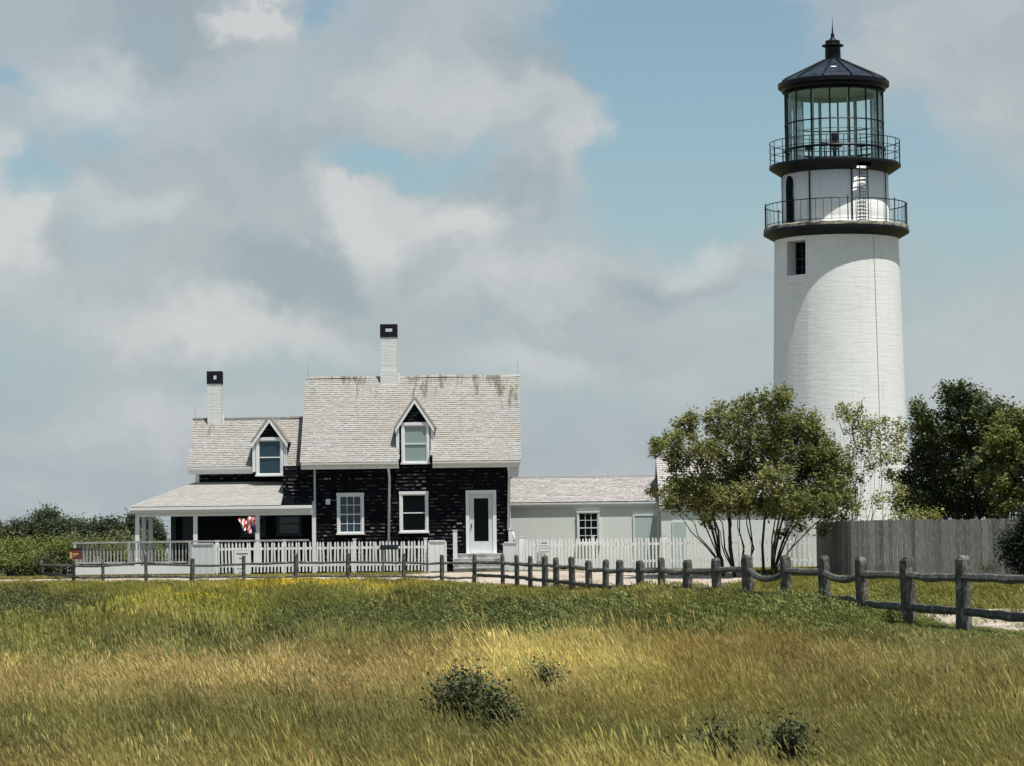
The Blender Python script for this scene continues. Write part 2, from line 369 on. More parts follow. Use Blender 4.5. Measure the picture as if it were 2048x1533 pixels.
def window(root, x0, x1, z0, z1, y, cols, rows, glass, casing=.085, mt=.022, white=None, sash=.04, name='window', rail=True):
    """y = wall face; casing stands proud towards -Y; outer size given"""
    white = white or WHITE; m = MB(); c_ = casing
    m.box(x0, x0+c_, y-.045, y+.06, z0+.06, z1); m.box(x1-c_, x1, y-.045, y+.06, z0+.06, z1)
    m.box(x0-.012, x1+.012, y-.055, y+.06, z1-c_*1.05, z1+.015); m.box(x0-.03, x1+.03, y-.085, y+.06, z0, z0+.06)
    gx0, gx1, g0, g1 = x0+c_, x1-c_, z0+.06, z1-c_*1.05
    m.box(gx0, gx0+sash, y-.02, y+.05, g0, g1); m.box(gx1-sash, gx1, y-.02, y+.05, g0, g1)
    m.box(gx0+sash, gx1-sash, y-.02, y+.05, g1-sash, g1); m.box(gx0+sash, gx1-sash, y-.02, y+.05, g0, g0+sash*1.3)
    zm = (g0+g1)/2
    if rail: m.box(gx0+sash, gx1-sash, y-.024, y+.05, zm-.02, zm+.02)
    a0, a1 = gx0+sash, gx1-sash
    for i in range(1, cols):
        x = a0+(a1-a0)*i/cols; m.box(x-mt/2, x+mt/2, y-.012, y+.05, g0+sash*1.3, g1-sash)
    for j in range(1, rows):
        if rail and rows % 2 == 0 and j == rows//2: continue
        z = g0+(g1-g0)*j/rows; m.box(a0, a1, y-.010, y+.05, z-mt/2, z+mt/2)
    wo_ = m.build(name, white, root)
    MB().box(a0-.01, a1+.01, y+.008, y+.02, g0+.01, g1-.01).build('pane', glass, wo_)
    return wo_
# ------------------------------------------------------------------ KEEPER'S HOUSE
YW = 109.0      # main front wall
HB = 1.12       # ground level at the house
hx0, hx1 = at(627, 1040, YW).x, at(1018, 1040, YW).x
house = empty('keepers_house', ((hx0+hx1)/2, YW, HB))
tag(house, 'dark shingled house with pale cedar roof, two chimneys, dormers and side porch', 'house')
rx0, rx1 = at(601, 922, YW-.5).x, at(1041, 922, YW-.5).x
ez = at(820, 922, YW-.5).z; rz = at(826, 754, YW+2.95).z
yE, yR = YW-.5, YW+2.95; yB = YW+5.9
YBk = yR+(yR-yE)
slope = Vector((0, yR-yE, rz-ez)); SL = slope.length; sv = slope.normalized(); nv = Vector((0, -sv.z, sv.y))
# dormer dimensions
dxa, dxb = at(799, 900, YW).x, at(862, 900, YW).x; dcx = at(829, 800, YW).x
dz_s = at(829, 845, YW).z; dz_a = at(829, 797, YW-.15).z
for (q0, q1, q2, q3, qy) in ((803,859,929,846,YW),(674,728,1070,987,YW),(799,857,1067,984,YW),(932,993,1108,981,YW),(512,567,953,876,109.87)):
    HOLES.append((at(q0,(q2+q3)/2,qy).x+.03, at(q1,(q2+q3)/2,qy).x-.03, at((q0+q1)/2,q2,qy).z+.03, at((q0+q1)/2,q3,qy).z-.03))
w = MB()   # walls
wall_top = ez+.45
w.box(hx0+.03, hx1-.03, YW+.03, yB, HB-.1, ez+.2, 0)
# gable ends
for (xa, xb) in ((hx0+.031, hx0+.15), (hx1-.15, hx1-.031)):
    w.add([(xa,YW+.05,ez+.2),(xa,yB-.03,ez+.2),(xa,yR,rz-.25),(xb,YW+.05,ez+.2),(xb,yB-.03,ez+.2),(xb,yR,rz-.25)], [(0,1,2),(5,4,3),(0,3,4,1),(1,4,5,2),(2,5,3,0)], 0)
shingles(w, (hx0, YW+.025, HB+.35), (1,0,0), (0,0,1), (0,-1,0), hx1-hx0, ez+.2-HB-.35, .128, .09, .19, .028)
shingles(w, (hx1-.025, YW, HB+.35), (0,1,0), (0,0,1), (1,0,0), 5.9, ez+.2-HB-.35, .128, .09, .19, .02)
# wall-dormer front continues the wall up through the eave
shingles(w, (dxa, YW+.025, ez+.2), (1,0,0), (0,0,1), (0,-1,0), dxb-dxa, dz_a-ez-.32, .128, .09, .19, .02,
         keep=lambda u, v: (ez+.2+v < dz_s) or abs(u+dxa-dcx) < (dz_a-.12-(ez+.2+v))*(dxb-dxa)/2/(dz_a-.1-dz_s))
w.build('wall', WALLD, house)
# roof
r = MB()
def face_roof(mb, x0, x1, yE, zE, yR, zR, mat_course=.112, keep=None, th=.024, span=None, u_shift=0):
    sv_ = Vector((0, yR-yE, zR-zE)); L = sv_.length; sv_.normalize(); nv_ = Vector((0, -sv_.z, sv_.y))
    shingles(mb, (x0, yE, zE), (1,0,0), sv_, nv_, x1-x0, L, mat_course, .08, .17, th, keep=keep, span=span)
ga, gb = at(797, 925, yE).x, at(865, 925, yE).x    # eave gap for the dormer
cutv = .98
for (xa, xb, v0) in ((rx0, ga, 0), (gb, rx1, 0)):
    sheet(r, [(xa,yE,ez),(xb,yE,ez),(xb,yE+sv.y*cutv,ez+sv.z*cutv),(xa,yE+sv.y*cutv,ez+sv.z*cutv)], .10)
sheet(r, [(rx0,yE+sv.y*cutv,ez+sv.z*cutv),(rx1,yE+sv.y*cutv,ez+sv.z*cutv),(rx1,yR,rz),(rx0,yR,rz)], .10)
sheet(r, [(rx1,YBk,ez),(rx0,YBk,ez),(rx0,yR,rz),(rx1,yR,rz)], .10)
face_roof(r, rx0-.02, rx1+.02, yE-.03, ez-.03, yR, rz, keep=lambda u, v: v > cutv or not (ga < u+rx0 < gb))
# ridge cap boards, slightly uneven
k = 14
for i in range(k):
    xa = rx0-.03+(rx1-rx0+.06)*i/k; xb = rx0-.03+(rx1-rx0+.06)*(i+1)/k; za = rz+.03+.02*math.sin(i*.9); zb = rz+.03+.02*math.sin((i+1)*.9)
    r.hexa([(xa,yR-.10,za-.07),(xb,yR-.10,zb-.07),(xb,yR+.12,zb-.07),(xa,yR+.12,za-.07),(xa,yR-.02,za+.02),(xb,yR-.02,zb+.02),(xb,yR+.02,zb+.02),(xa,yR+.02,za+.02)])
roof = r.build('roof', ROOF, house)
# rake boards and soffits
for xa in (rx0+.01, rx1-.05):
    m = MB(); m.add([(xa,yE,ez-.26),(xa,yR,rz-.26),(xa,yR,rz-.09),(xa,yE,ez-.09),(xa+.04,yE,ez-.26),(xa+.04,yR,rz-.26),(xa+.04,yR,rz-.09),(xa+.04,yE,ez-.09)], [(0,1,2,3),(7,6,5,4),(0,4,5,1),(3,2,6,7),(0,3,7,4),(1,5,6,2)]); m.build('rake_board', WHITE, house)
def gutter(x0, x1, y, z, h=.24, d=1.0, root=house):
    m = MB(); m.box(x0, x1, y+.035, y+.10, z-h, z-.005)            # fascia
    pr = [(0,0),(-.03,.03),(-.05,.08),(-.055,.12),(0,.12)]
    zz = z-.13
    m.add([(xq,y+yq*d if yq < 0 else y+yq,zz+zq) for xq in (x0, x1) for (yq, zq) in ((.03,0),(-.04,.02),(-.07,.06),(-.075,.115),(.03,.115))],
          [(0,1,2,3,4),(9,8,7,6,5),(0,5,6,1),(1,6,7,2),(2,7,8,3),(3,8,9,4),(4,9,5,0)])
    m.box(x0+.02, x1-.02, y+.10, y+.52, z-h+.02, z-h+.045) if d == 1 else None         # soffit
    return m.build('gutter', WHITE, root)
gutter(rx0+.02, ga, yE, ez-.03); gutter(gb, rx1-.02, yE, ez-.03)
m = MB(); m.box(rx1-.44, rx1-.07, yE+.12, yE+.48, ez-.62, ez-.27); m.build('eave_return', PANEL, house)
# corner boards
m = MB(); m.box(hx0-.05, hx0+.09, YW-.06, YW+.10, HB, ez-.24); m.build('corner_board', WHITE, house)
m = MB(); m.box(hx1-.02, hx1+.06, YW-.06, YW+.14, HB, ez-.24); m.build('corner_board', WHITE, house)
def downspout(px, ytop, ybot, Y, elbow=False):
    a = at(px, ytop, Y-.45); bq = at(px, ybot, Y-.10); m = MB()
    m.tube([a, (a.x, a.y+.02, a.z-.12), (a.x+.02, Y-.12, a.z-.48), (bq.x, Y-.12, bq.z)], .048, 8)
    if elbow: m.tube([(bq.x, Y-.12, bq.z+.02), (bq.x+.16, Y-.16, bq.z-.12), (bq.x+.22, Y-.2, bq.z-.38), (bq.x+.1, Y-.2, bq.z-.6)], .048, 8)
    return m.build('downspout', WHITE, house, smooth=True)
downspout(777, 931, 1125, YW); downspout(1017, 927, 1060, YW, True)
# chimneys
def chimney(px0, px1, ytop, ycap, ybase, Y, hole):
    a, b_ = at(px0, ybase, Y).x, at(px1, ybase, Y).x; zt = at(px0, ytop, Y).z; zc = at(px0, ycap, Y).z; zb = at(px0, ybase, Y).z-.9
    d = b_-a; m = MB(); m.box(a, b_, Y, Y+d, zb, zc)
    m.box(a-.02, b_+.02, Y-.02, Y+d+.02, zb, at(px0, ybase-20, Y).z) if hole == 'w' else None
    c_ = m.build('chimney', CHIM, house)
    hp = MB(); t = d*.32; hh = (zt-zc)
    e = .02; za, zb2 = (zc+hh*.42, zc+hh*.76) if hole == 'w' else (zc+hh*.34, zc+hh*.72)
    xm0, xm1 = (a+d*.27, b_-d*.27) if hole == 'w' else (a+d*.34, b_-d*.34)
    hp.box(a-e, b_+e, Y-e, Y+d+e, zc, za); hp.box(a-e, b_+e, Y-e, Y+d+e, zb2, zt)
    hp.box(a-e, xm0, Y-e, Y+d+e, za, zb2); hp.box(xm1, b_+e, Y-e, Y+d+e, za, zb2)
    hp.build('chimney_cap', SOOT, c_)
    fl = MB(); fl.tube([(b_+.05, Y+.05, at(px0, ybase-6, Y).z-.2), (b_+.05, Y+.05, at(px0, ybase-16, Y).z)], .04, 8); fl.build('vent_pipe', WHITE, c_)
    return c_
CHIM = brick_paint('whitewashed_chimney_brick', (.72,.73,.70,1), (.64,.65,.62,1), 'flat', bs=.4, dirt=(.34,.35,.31,1))
chimney(762, 794, 649, 675, 762, yR-.3, 'w')
# dormer of the main roof
def dormer(root, cx, xa, xb, zs, za, y, depth_end, over=.12, roofmat=None, sill=None):
    """gabled dormer: cheeks, gable roof running back to depth_end"""
    m = MB(); m.hexa([(xa,y+.03,sill),(xb,y+.03,sill),(xb,depth_end,sill),(xa,depth_end,sill),(xa,y+.03,zs),(xb,y+.03,zs),(xb,depth_end,zs),(xa,depth_end,zs)], 0)
    m.add([(xa,y+.03,zs),(xb,y+.03,zs),(cx,y+.03,za-.12),(xa,depth_end,zs),(xb,depth_end,zs),(cx,depth_end,za-.12)], [(0,1,2),(5,4,3),(0,2,5,3),(1,4,5,2)], 0)
    hw = (xb-xa)/2
    if sill is not None:
        shingles(m, (xa, y+.025, sill), (1,0,0), (0,0,1), (0,-1,0), xb-xa, za-.1-sill, .12, .09, .18, .018,
             keep=lambda u, v: (sill+v < zs) or abs(u+xa-cx) < (za-.12-(sill+v))*hw/(za-.1-zs))
    dd = m.build('dormer', WALLD, root)
    t = MB(); ex = over+.02; k_ = (za-zs)/hw; 
    for sx in (-1, 1):
        A = Vector((cx, y-over, za)); B = Vector((cx+sx*(hw+ex), y-over, za-k_*(hw+ex)))
        d2 = (B-A).normalized(); nrm = Vector((-d2.z*sx, 0, d2.x*sx)); nrm = nrm if nrm.z > 0 else -nrm
        A2 = Vector((A.x, depth_end, A.z)); B2 = Vector((B.x, depth_end, B.z))
        Q = [A, B, B2, A2]; T = [q+nrm*.05 for q in Q]
        t.add([*Q, *T], [(0,1,2,3),(7,6,5,4),(0,4,5,1),(1,5,6,2),(2,6,7,3),(3,7,4,0)], .5)
        shingles(t, B+nrm*.05, (0,1,0), -d2, nrm, depth_end-(y-over), (A-B).length, .12, .09, .17, .014)
    t.build('dormer_roof', ROOF, dd)
    t = MB()
    for sx in (-1, 1):    # barge boards and corner trim
        A = Vector((cx, y-over-.012, za-.03)); B = Vector((cx+sx*(hw+ex), y-over-.012, za-.03-k_*(hw+ex)))
        lo = Vector((0, 0, -.15))
        t.add([A, B, B+lo, A+lo, A+Vector((0,.03,0)), B+Vector((0,.03,0)), B+lo+Vector((0,.03,0)), A+lo+Vector((0,.03,0))], [(0,1,2,3),(7,6,5,4),(0,4,5,1),(1,5,6,2),(2,6,7,3),(3,7,4,0)])
        xx = cx+sx*(hw+.0); t.box(min(xx, xx+sx*.11), max(xx, xx+sx*.11), y-.05, y+.08, zs-1.25, zs-.02)
    t.build('trim_board', WHITE, dd)
    return dd
zsill = at(829, 928, YW).z
dormer(house, dcx, dxa, dxb, dz_s, dz_a, YW, yR-.2, sill=ez+.2)
window(house, at(803,900,YW).x, at(859,900,YW).x, at(829,929,YW).z, at(829,846,YW).z, YW-.01, 1, 1, PANES)
window(house, at(674,1030,YW).x, at(728,1030,YW).x, at(700,1070,YW).z, at(700,987,YW).z, YW-.01, 3, 4, PANE)
window(house, at(799,1030,YW).x, at(857,1030,YW).x, at(829,1067,YW).z, at(829,984,YW).z, YW-.01, 1, 1, PANED)
# front door
dx0, dx1 = at(932, 1050, YW).x, at(993, 1050, YW).x; dz0, dz1 = at(962, 1108, YW).z, at(962, 981, YW).z
m = MB(); m.box(dx0, dx0+.13, YW-.06, YW+.05, dz0, dz1); m.box(dx1-.13, dx1, YW-.06, YW+.05, dz0, dz1); m.box(dx0+.13, dx1-.13, YW-.06, YW+.05, dz1-.13, dz1)
m.box(dx0+.02, dx1-.02, YW-.2, YW+.05, dz0-.05, dz0+.03)
fr = m.build('door_frame', WHITE, house)
gx0, gx1 = at(948, 1040, YW).x, at(977, 1040, YW).x; g0, g1 = at(962, 1083, YW).z, at(962, 997, YW).z
m = MB(); a0, a1 = dx0+.14, dx1-.14
m.box(a0, gx0, YW-.025, YW+.03, dz0+.035, dz1-.135); m.box(gx1, a1, YW-.025, YW+.03, dz0+.035, dz1-.135)
m.box(gx0, gx1, YW-.025, YW+.03, dz0+.035, g0); m.box(gx0, gx1, YW-.025, YW+.03, g1, dz1-.135)
dr = m.build('door', PANEL, house); MB().box(gx0-.01, gx1+.01, YW+.0, YW+.02, g0-.01, g1+.01).build('pane', PANED, dr)
q = at(943, 1052, YW); MB().rbox((q.x, YW-.05, q.z), .03, .05, .14).build('handle', BLACKM, dr)
# small white plaque and lamp cluster on the wall
q = at(656, 1004, YW); MB().box(q.x-.08, q.x+.08, YW-.05, YW-.025, q.z-.1, q.z+.1).build('plaque', WHITE, house)
q = at(655, 958, YW)
for i in (-1, 0, 1): MB().box(q.x+i*.085-.02, q.x+i*.085+.02, YW-.06, YW-.02, q.z-.02, q.z+.02).build('wall_lamp', PANEL, house)
# lightning rods
for (px, yb, yt, Y) in ((617, 754, 731, yR), (1036, 750, 722, yR), (391, 838, 812, 111.9)):
    a = at(px, yb+2, Y); b_ = at(px-1, yt, Y); MB().tube([a, b_], [.006, .003], 5).build('lightning_rod', BLACKM, house)
# front steps with white posts
sx0, sx1 = at(912, 1120, YW-.5).x, at(1003, 1120, YW-.5).x
STONE, nn, b = pmat('worn_grey_steps', (.4,.4,.38,1), .8, .2); nn.put(b.inputs['Base Color'], nn.mix(nn.rng(nn.noise(pos(nn), 3, 5, .6), .4, .65), (.62,.62,.6,1), (.32,.31,.28,1)))
m = MB(); top = at(960, 1109, YW).z
nst = 3; hstep = (top-HB-.02)/nst if top-HB > .3 else .17
for i in range(4):
    zt = top-i*.17; yy = YW-.35-i*.32
    m.box(sx0-.02*i, sx1+.02*i, yy-.32, YW-.04, zt-.17-(.0 if i < 3 else .3), zt-.0)
    m.box(sx0-.03-.02*i, sx1+.03+.02*i, yy-.35, yy-.01 if i else YW-.045, zt+.002, zt+.035)
m.build('front_steps', STONE, house)
for (px, yt, yb) in ((910, 1062, 1120), (1021, 1060, 1112)):
    a = at(px, yt, YW-.9); bq = at(px, yb, YW-.9); m = MB(); m.box(a.x-.075, a.x+.075, a.y-.075, a.y+.075, HB, a.z); m.box(a.x-.09, a.x+.09, a.y-.09, a.y+.09, a.z, a.z+.03); m.build('step_post', WHITE, house)
# ------------------------------------------------------------------ left wing of the house
YG = 110.4
vx0 = at(393, 950, YG).x
wE, wR = YG-.42, YG-.42+1.95
wez = at(450, 933, wE).z; wrz = at(500, 838, wR).z
m = MB(); m.box(vx0+.03, hx0, YG+.03, YG+3.2, HB, wez+.25, 0)
shingles(m, (vx0, YG+.025, HB+.2), (1,0,0), (0,0,1), (0,-1,0), hx0-vx0, wez+.2-HB-.2, .128, .09, .19, .02)
# dark shingled block added to make the shaded strip beside the main corner black
lx0 = at(566, 970, YG-1.6).x
m.box(lx0, hx0+.02, YG-1.55, YG+.02, at(590,1003,YG-1.6).z, wez-.05, 0)
shingles(m, (lx0, YG-1.555, at(590,1003,YG-1.6).z), (1,0,0), (0,0,1), (0,-1,0), hx0-lx0, wez-.05-at(590,1003,YG-1.6).z, .128, .09, .19, .016)
m.build('wing_wall', WALLD, house)
wx0 = at(376, 932, wE).x; wx1 = hx0+.02
m = MB(); sheet(m, [(wx0,wE,wez),(wx1,wE,wez),(wx1,wR,wrz),(wx0,wR,wrz)], .09); sheet(m, [(wx1,2*wR-wE,wez),(wx0,2*wR-wE,wez),(wx0,wR,wrz),(wx1,wR,wrz)], .09)
da, db = at(514,900,YG).x, at(566,900,YG).x; dc = at(540,840,YG).x
face_roof(m, wx0-.02, wx1, wE-.02, wez-.02, wR, wrz, .10)
for i in range(9):
    xa = wx0-.02+(wx1-wx0)*i/9; xb = wx0-.02+(wx1-wx0)*(i+1)/9; z = wrz+.02+.01*math.sin(i*2)
    m.box(xa, xb-.01, wR-.08, wR+.08, z-.03, z+.03)
m.build('wing_roof', ROOF, house)
gutter(wx0+.02, at(505, 940, wE).x, wE, wez-.02, .26); gutter(at(572, 940, wE).x, wx1, wE, wez-.02, .15)
m = MB(); m.box(vx0-.04, vx0+.1, YG-.03, YG+.08, at(400,965,YG).z-.1, wez-.2); m.build('corner_board', WHITE, house)
m = MB()
for xa in (wx0+.01,):
    m.add([(xa,wE,wez-.24),(xa,wR,wrz-.24),(xa,wR,wrz-.08),(xa,wE,wez-.08),(xa+.04,wE,wez-.24),(xa+.04,wR,wrz-.24),(xa+.04,wR,wrz-.08),(xa+.04,wE,wez-.08)], [(0,1,2,3),(7,6,5,4),(0,4,5,1),(3,2,6,7),(0,3,7,4),(1,5,6,2)])
m.build('rake_board', WHITE, house)
YD = YG-.53   # dormer face of the wing flush with its eave
dormer(house, at(539,840,YD).x, at(511,900,YD).x, at(568,900,YD).x, at(540,876,YD).z, at(540,836,YD-.1).z, YD, wR-.1, sill=at(540,953,YD).z)
window(house, at(512,900,YD).x, at(567,900,YD).x, at(540,953,YD).z, at(540,876,YD).z, YD-.012, 1, 1, PANE)
chimney(415, 443, 743, 768, 845, wR-.27, 's')
# porch roof (hipped), fascia, posts
yPE = 107.6; pz = at(440, 1012, yPE).z; ptz = at(480, 964, YG).z
pxl = at(260, 1012, yPE).x; pxr = at(624, 1008, yPE).x
tl = at(392, 966, YG).x; tr = lx0
PB = 112.6
m = MB()
sheet(m, [(pxl,yPE,pz),(lx0,yPE,pz),(tr,YG,ptz),(tl,YG,ptz)], .06)
sheet(m, [(pxl,PB+1.5,pz),(pxl,yPE,pz),(tl,YG,ptz),(tl,PB+1.5,ptz)], .06)
L = math.hypot(YG-yPE, ptz-pz)
shingles(m, (pxl, yPE-.02, pz-.01), (1,0,0), Vector((0,YG-yPE,ptz-pz)).normalized(), Vector((0,-(ptz-pz),YG-yPE)).normalized(), lx0-pxl, L, .13, .12, .24, .012, span=lambda v: ((tl-pxl)*v/L, lx0-pxl))
m.build('porch_roof', ROOFP, house)
m = MB(); m.box(pxl, pxr, yPE+.03, yPE+.09, pz-.24, pz-.02); m.box(pxl-.03, pxr, yPE-.06, yPE+.03, pz-.13, pz-.03)
m.box(pxl-.02, pxl+.06, yPE+.09, PB+1.5, pz-.24, pz-.02)
m.box(pxl+.2, pxr, yPE+.12, yPE+.2, pz-.36, pz-.24); m.build('porch_beam', WHITE, house)
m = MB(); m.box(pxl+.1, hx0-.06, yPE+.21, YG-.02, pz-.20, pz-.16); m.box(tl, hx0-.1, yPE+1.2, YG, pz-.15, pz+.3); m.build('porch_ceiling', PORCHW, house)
DZ = at(330, 1131, yPE).z     # deck level
for (px, Y) in ((275, 107.85), (391, 107.85), (515, 107.85), (288, 110.3), (302, 112.2), (622, 107.9)):
    if px == 622: continue
    a = at(px, 1060, Y); m = MB(); m.box(a.x-.075, a.x+.075, a.y-.075, a.y+.075, DZ, pz-.2); m.box(a.x-.10, a.x+.10, a.y-.10, a.y+.10, DZ, DZ+.2); m.build('porch_post', WHITE, house)
# porch back wall and its dim openings
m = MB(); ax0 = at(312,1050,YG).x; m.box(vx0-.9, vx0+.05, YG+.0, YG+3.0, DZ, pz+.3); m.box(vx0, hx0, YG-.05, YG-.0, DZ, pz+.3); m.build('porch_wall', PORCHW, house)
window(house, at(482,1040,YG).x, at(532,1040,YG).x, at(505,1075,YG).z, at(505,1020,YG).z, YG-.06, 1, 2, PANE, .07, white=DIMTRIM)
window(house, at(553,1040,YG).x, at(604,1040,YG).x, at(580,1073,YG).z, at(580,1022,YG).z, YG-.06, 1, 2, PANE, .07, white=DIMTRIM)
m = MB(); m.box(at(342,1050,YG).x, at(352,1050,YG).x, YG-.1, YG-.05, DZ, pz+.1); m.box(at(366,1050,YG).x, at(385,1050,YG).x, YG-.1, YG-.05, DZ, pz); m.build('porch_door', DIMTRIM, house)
# deck
WOODG, nn, b = pmat('greyed_deck_wood', (.35,.35,.33,1), .85, .15); p = pos(nn)
nn.put(b.inputs['Base Color'], nn.mix(nn.rng(nn.noise(nn.vm('MULTIPLY', p, (1, 4, 4)), 4, 5, .6), .35, .7), (.46,.46,.43,1), (.22,.22,.2,1)))
kx0 = at(150, 1135, 107.2).x
m = MB(); m.box(kx0, hx0-.06, 107.2, 114, DZ-.08, DZ)
m.build('porch_deck', WOODG, house)
m = MB(); m.box(kx0-.02, at(384,1140,107.1).x, 107.1, 107.19, DZ-.30, DZ-.02); m.build('deck_skirt', WHITE, house)
RAILY = 107.3
zr = at(330, 1084, RAILY).z
m = MB(); m.box(kx0-.1, hx0-.06, RAILY-.09, RAILY+.09, zr-.035, zr+.03); m.box(kx0, at(384,1140,RAILY).x, RAILY-.05, RAILY+.05, DZ+.08, DZ+.14)
rl = m.build('deck_railing', WOODG, house)
BALD, _, _ = pmat('dark_baluster_wood', (.10,.11,.10,1), .8, .2)
x = kx0+.05; bal = None; i = 0
xend = at(384,1100,RAILY).x
while x < xend:
    if bal is None: bal = MB().box(x-.022, x+.022, RAILY-.02, RAILY+.02, DZ+.14, zr-.035).build('baluster', WOODG, rl); b0x = x
    else: rep(bal, rl, (x-b0x, 0, 0))
    i += 1; x += .122
for px in (150, 258, 380):
    a = at(px, 1100, RAILY-.12); MB().box(a.x-.05, a.x+.05, RAILY-.17, RAILY-.092, DZ-.3, zr+.02).build('rail_post', WOODG, rl)
# left end boards of the deck railing
m = MB(); xq = kx0+.02
while xq < kx0+.85: m.box(xq, xq+.09, RAILY+.03, RAILY+.05, DZ+.1, zr-.05); xq += .15
m.build('privacy_board', WOODG, rl)
# ------------------------------------------------------------------ flag hanging in the porch
def flagmat():
    m, nn, b = pmat('flag_cloth', (.7,.1,.1,1), .8, .1); a = attr(nn, 'v').outputs['Fac']
    s = nn.m('GREATER_THAN', nn.m('FRACT', nn.m('MULTIPLY', a, 6.5)), .5)
    c = nn.mix(s, (.62,.07,.075,1), (.85,.78,.75,1)); c = nn.mix(nn.m('GREATER_THAN', a, 1.5), c, (.02,.03,.10,1))
    nn.put(b.inputs['Base Color'], c); return m
fl = MB(); NU, NV = 40, 26
fp = {}
A = at(475, 1040, 107.5); B = at(511, 1034, 107.5); C = at(512, 1064, 107.5); D = at(484, 1055, 107.5)
pts = []
for j in range(NV+1):
    for i in range(NU+1):
        u, v = i/NU, j/NV
        top = A.lerp(B, u); bot = D.lerp(C, u); bot.z -= .10*math.sin(math.pi*u*.9)
        q = top.lerp(bot, v); q.z += .05*math.sin(u*11+v*4)+.03*math.sin(u*23)
        q.y += .09*math.sin(u*17+v*2.2)+.05*math.sin(v*9+u*4); pts.append(q)
bse = len(fl.v); fl.v += [tuple(q) for q in pts]
for j in range(NV):
    for i in range(NU):
        fl.f.append((j*(NU+1)+i, j*(NU+1)+i+1, (j+1)*(NU+1)+i+1, (j+1)*(NU+1)+i))
        u, v = i/NU, j/NV
        fl.a.append(2.0 if (u > .72 and v > .45) else min(.999, max(0, (u*.8+v*.25+.03*math.sin(v*9)))))
fo = fl.build('flag', flagmat(), None, smooth=True); tag(fo, 'crumpled red and white striped flag hanging on the porch', 'flag')
# small pale slatted chair behind the railing
q = at(278, 1130, 108.3); ch = empty('porch_chair', (q.x, q.y, DZ)); tag(ch, 'pale slat-back chair behind the porch railing', 'chair')
m = MB()
for i in range(4): m.box(q.x-.19, q.x+.19, q.y+.2, q.y+.23, DZ+.42+i*.15, DZ+.52+i*.15)
m.build('backrest', PANEL, ch); MB().box(q.x-.23, q.x+.23, q.y-.22, q.y+.2, DZ+.38, DZ+.42).build('seat', PANEL, ch)
for (sx, sy, hh) in ((-1,-1,.38),(1,-1,.38),(-1,1,1.0),(1,1,1.0)): MB().box(q.x+sx*.2-.02, q.x+sx*.2+.02, q.y+sy*.21-.02, q.y+sy*.21+.02, DZ, DZ+hh).build('leg', PANEL, ch)
# ------------------------------------------------------------------ low white building
def low_building(name, label, x0, x1, yf, yb, ezz, rzz, xl_roof, xr_roof, roofmat, gable_dark=False):
    root = empty(name, ((x0+x1)/2, yf, HB)); tag(root, label, 'building')
    ym = (yf+yb)/2
    m = MB(); m.box(x0, x1, yf, yb, HB-.1, ezz-.02)
    m.build('wall', WALLW, root)
    if gable_dark or True:
        for (xa, xb) in ((x0, x0+.12), (x1-.12, x1)):
            g_ = MB(); g_.add([(xa,yf,ezz-.02),(xa,yb,ezz-.02),(xa,ym,rzz-.1),(xb,yf,ezz-.02),(xb,yb,ezz-.02),(xb,ym,rzz-.1)], [(0,1,2),(5,4,3),(0,3,4,1),(1,4,5,2),(2,5,3,0)], 0)
            if gable_dark and xa == x0: shingles(g_, (x0-.0, yb, ezz-.1), (0,-1,0), (0,0,1), (-1,0,0), yb-yf, rzz-ezz, .13, .1, .2, .016, span=lambda v: ((yb-yf)/2*v/(rzz-ezz), (yb-yf)-(yb-yf)/2*v/(rzz-ezz)))
            g_.build('gable', WALLD if gable_dark else WALLW, root)
    m = MB(); ye = yf-.11
    zE = ezz-.0
    sheet(m, [(xl_roof,ye,zE),(xr_roof,ye,zE),(xr_roof,ym,rzz),(xl_roof,ym,rzz)], .07); sheet(m, [(xr_roof,yb+.22,zE),(xl_roof,yb+.22,zE),(xl_roof,ym,rzz),(xr_roof,ym,rzz)], .07)
    face_roof(m, xl_roof, xr_roof, ye-.02, zE-.01, ym, rzz, .135)
    m.box(xl_roof, xr_roof, ym-.07, ym+.07, rzz+.0, rzz+.05)
    m.build('roof', roofmat, root); gutter(xl_roof, xr_roof, ye, zE-.01, .2, .3, root=root)
    return root
YB_ = 112.2
DOORG, _, _ = pmat('grey_green_door_paint', (.44,.52,.50,1), .6, .2)
bx0, bx1 = hx1+.05, at(1333, 1040, YB_).x
ebz = at(1160, 1004, YB_-.22).z
lowb = low_building('low_white_building', 'low white building with dark twelve-pane window between house and taller shed', bx0, bx1, YB_, YB_+5, ebz, at(1160, 955, YB_+2.5).z, bx0, at(1316,1000,YB_).x+.25, ROOFB)
window(lowb, at(1154,1050,YB_).x, at(1199,1050,YB_).x, at(1176,1090,YB_).z, at(1176,1023,YB_).z, YB_-.055, 3, 4, PANED, .05, white=WALLW)
m = MB(); a0, a1 = at(1269,1050,YB_).x, at(1315,1050,YB_).x; z1 = at(1290,1032,YB_).z
m.box(a0, a1, YB_-.03, YB_+.01, HB, z1)
for i in range(1, 5): m.box(a0+(a1-a0)*i/5-.008, a0+(a1-a0)*i/5+.008, YB_-.038, YB_-.028, HB, z1-.04)
m.build('door', DOORG, lowb)
m = MB(); m.box(a0-.06, a0, YB_-.05, YB_+.01, HB, z1+.07); m.box(a1, a1+.06, YB_-.05, YB_+.01, HB, z1+.07); m.box(a0, a1, YB_-.05, YB_+.01, z1, z1+.07); m.build('door_frame', WALLW, lowb)
YC = 111.3
cx0, cx1 = at(1322, 1010, YC).x, at(1568, 1010, YC).x
shed = low_building('tall_white_shed', 'taller white shed with dark gable behind the big multi-stemmed tree', cx0, cx1, YC, YC+4.4, at(1400, 1010, YC-.2).z, at(1400, 913, YC+2.2).z, cx0-.06, cx1, ROOFB, True)
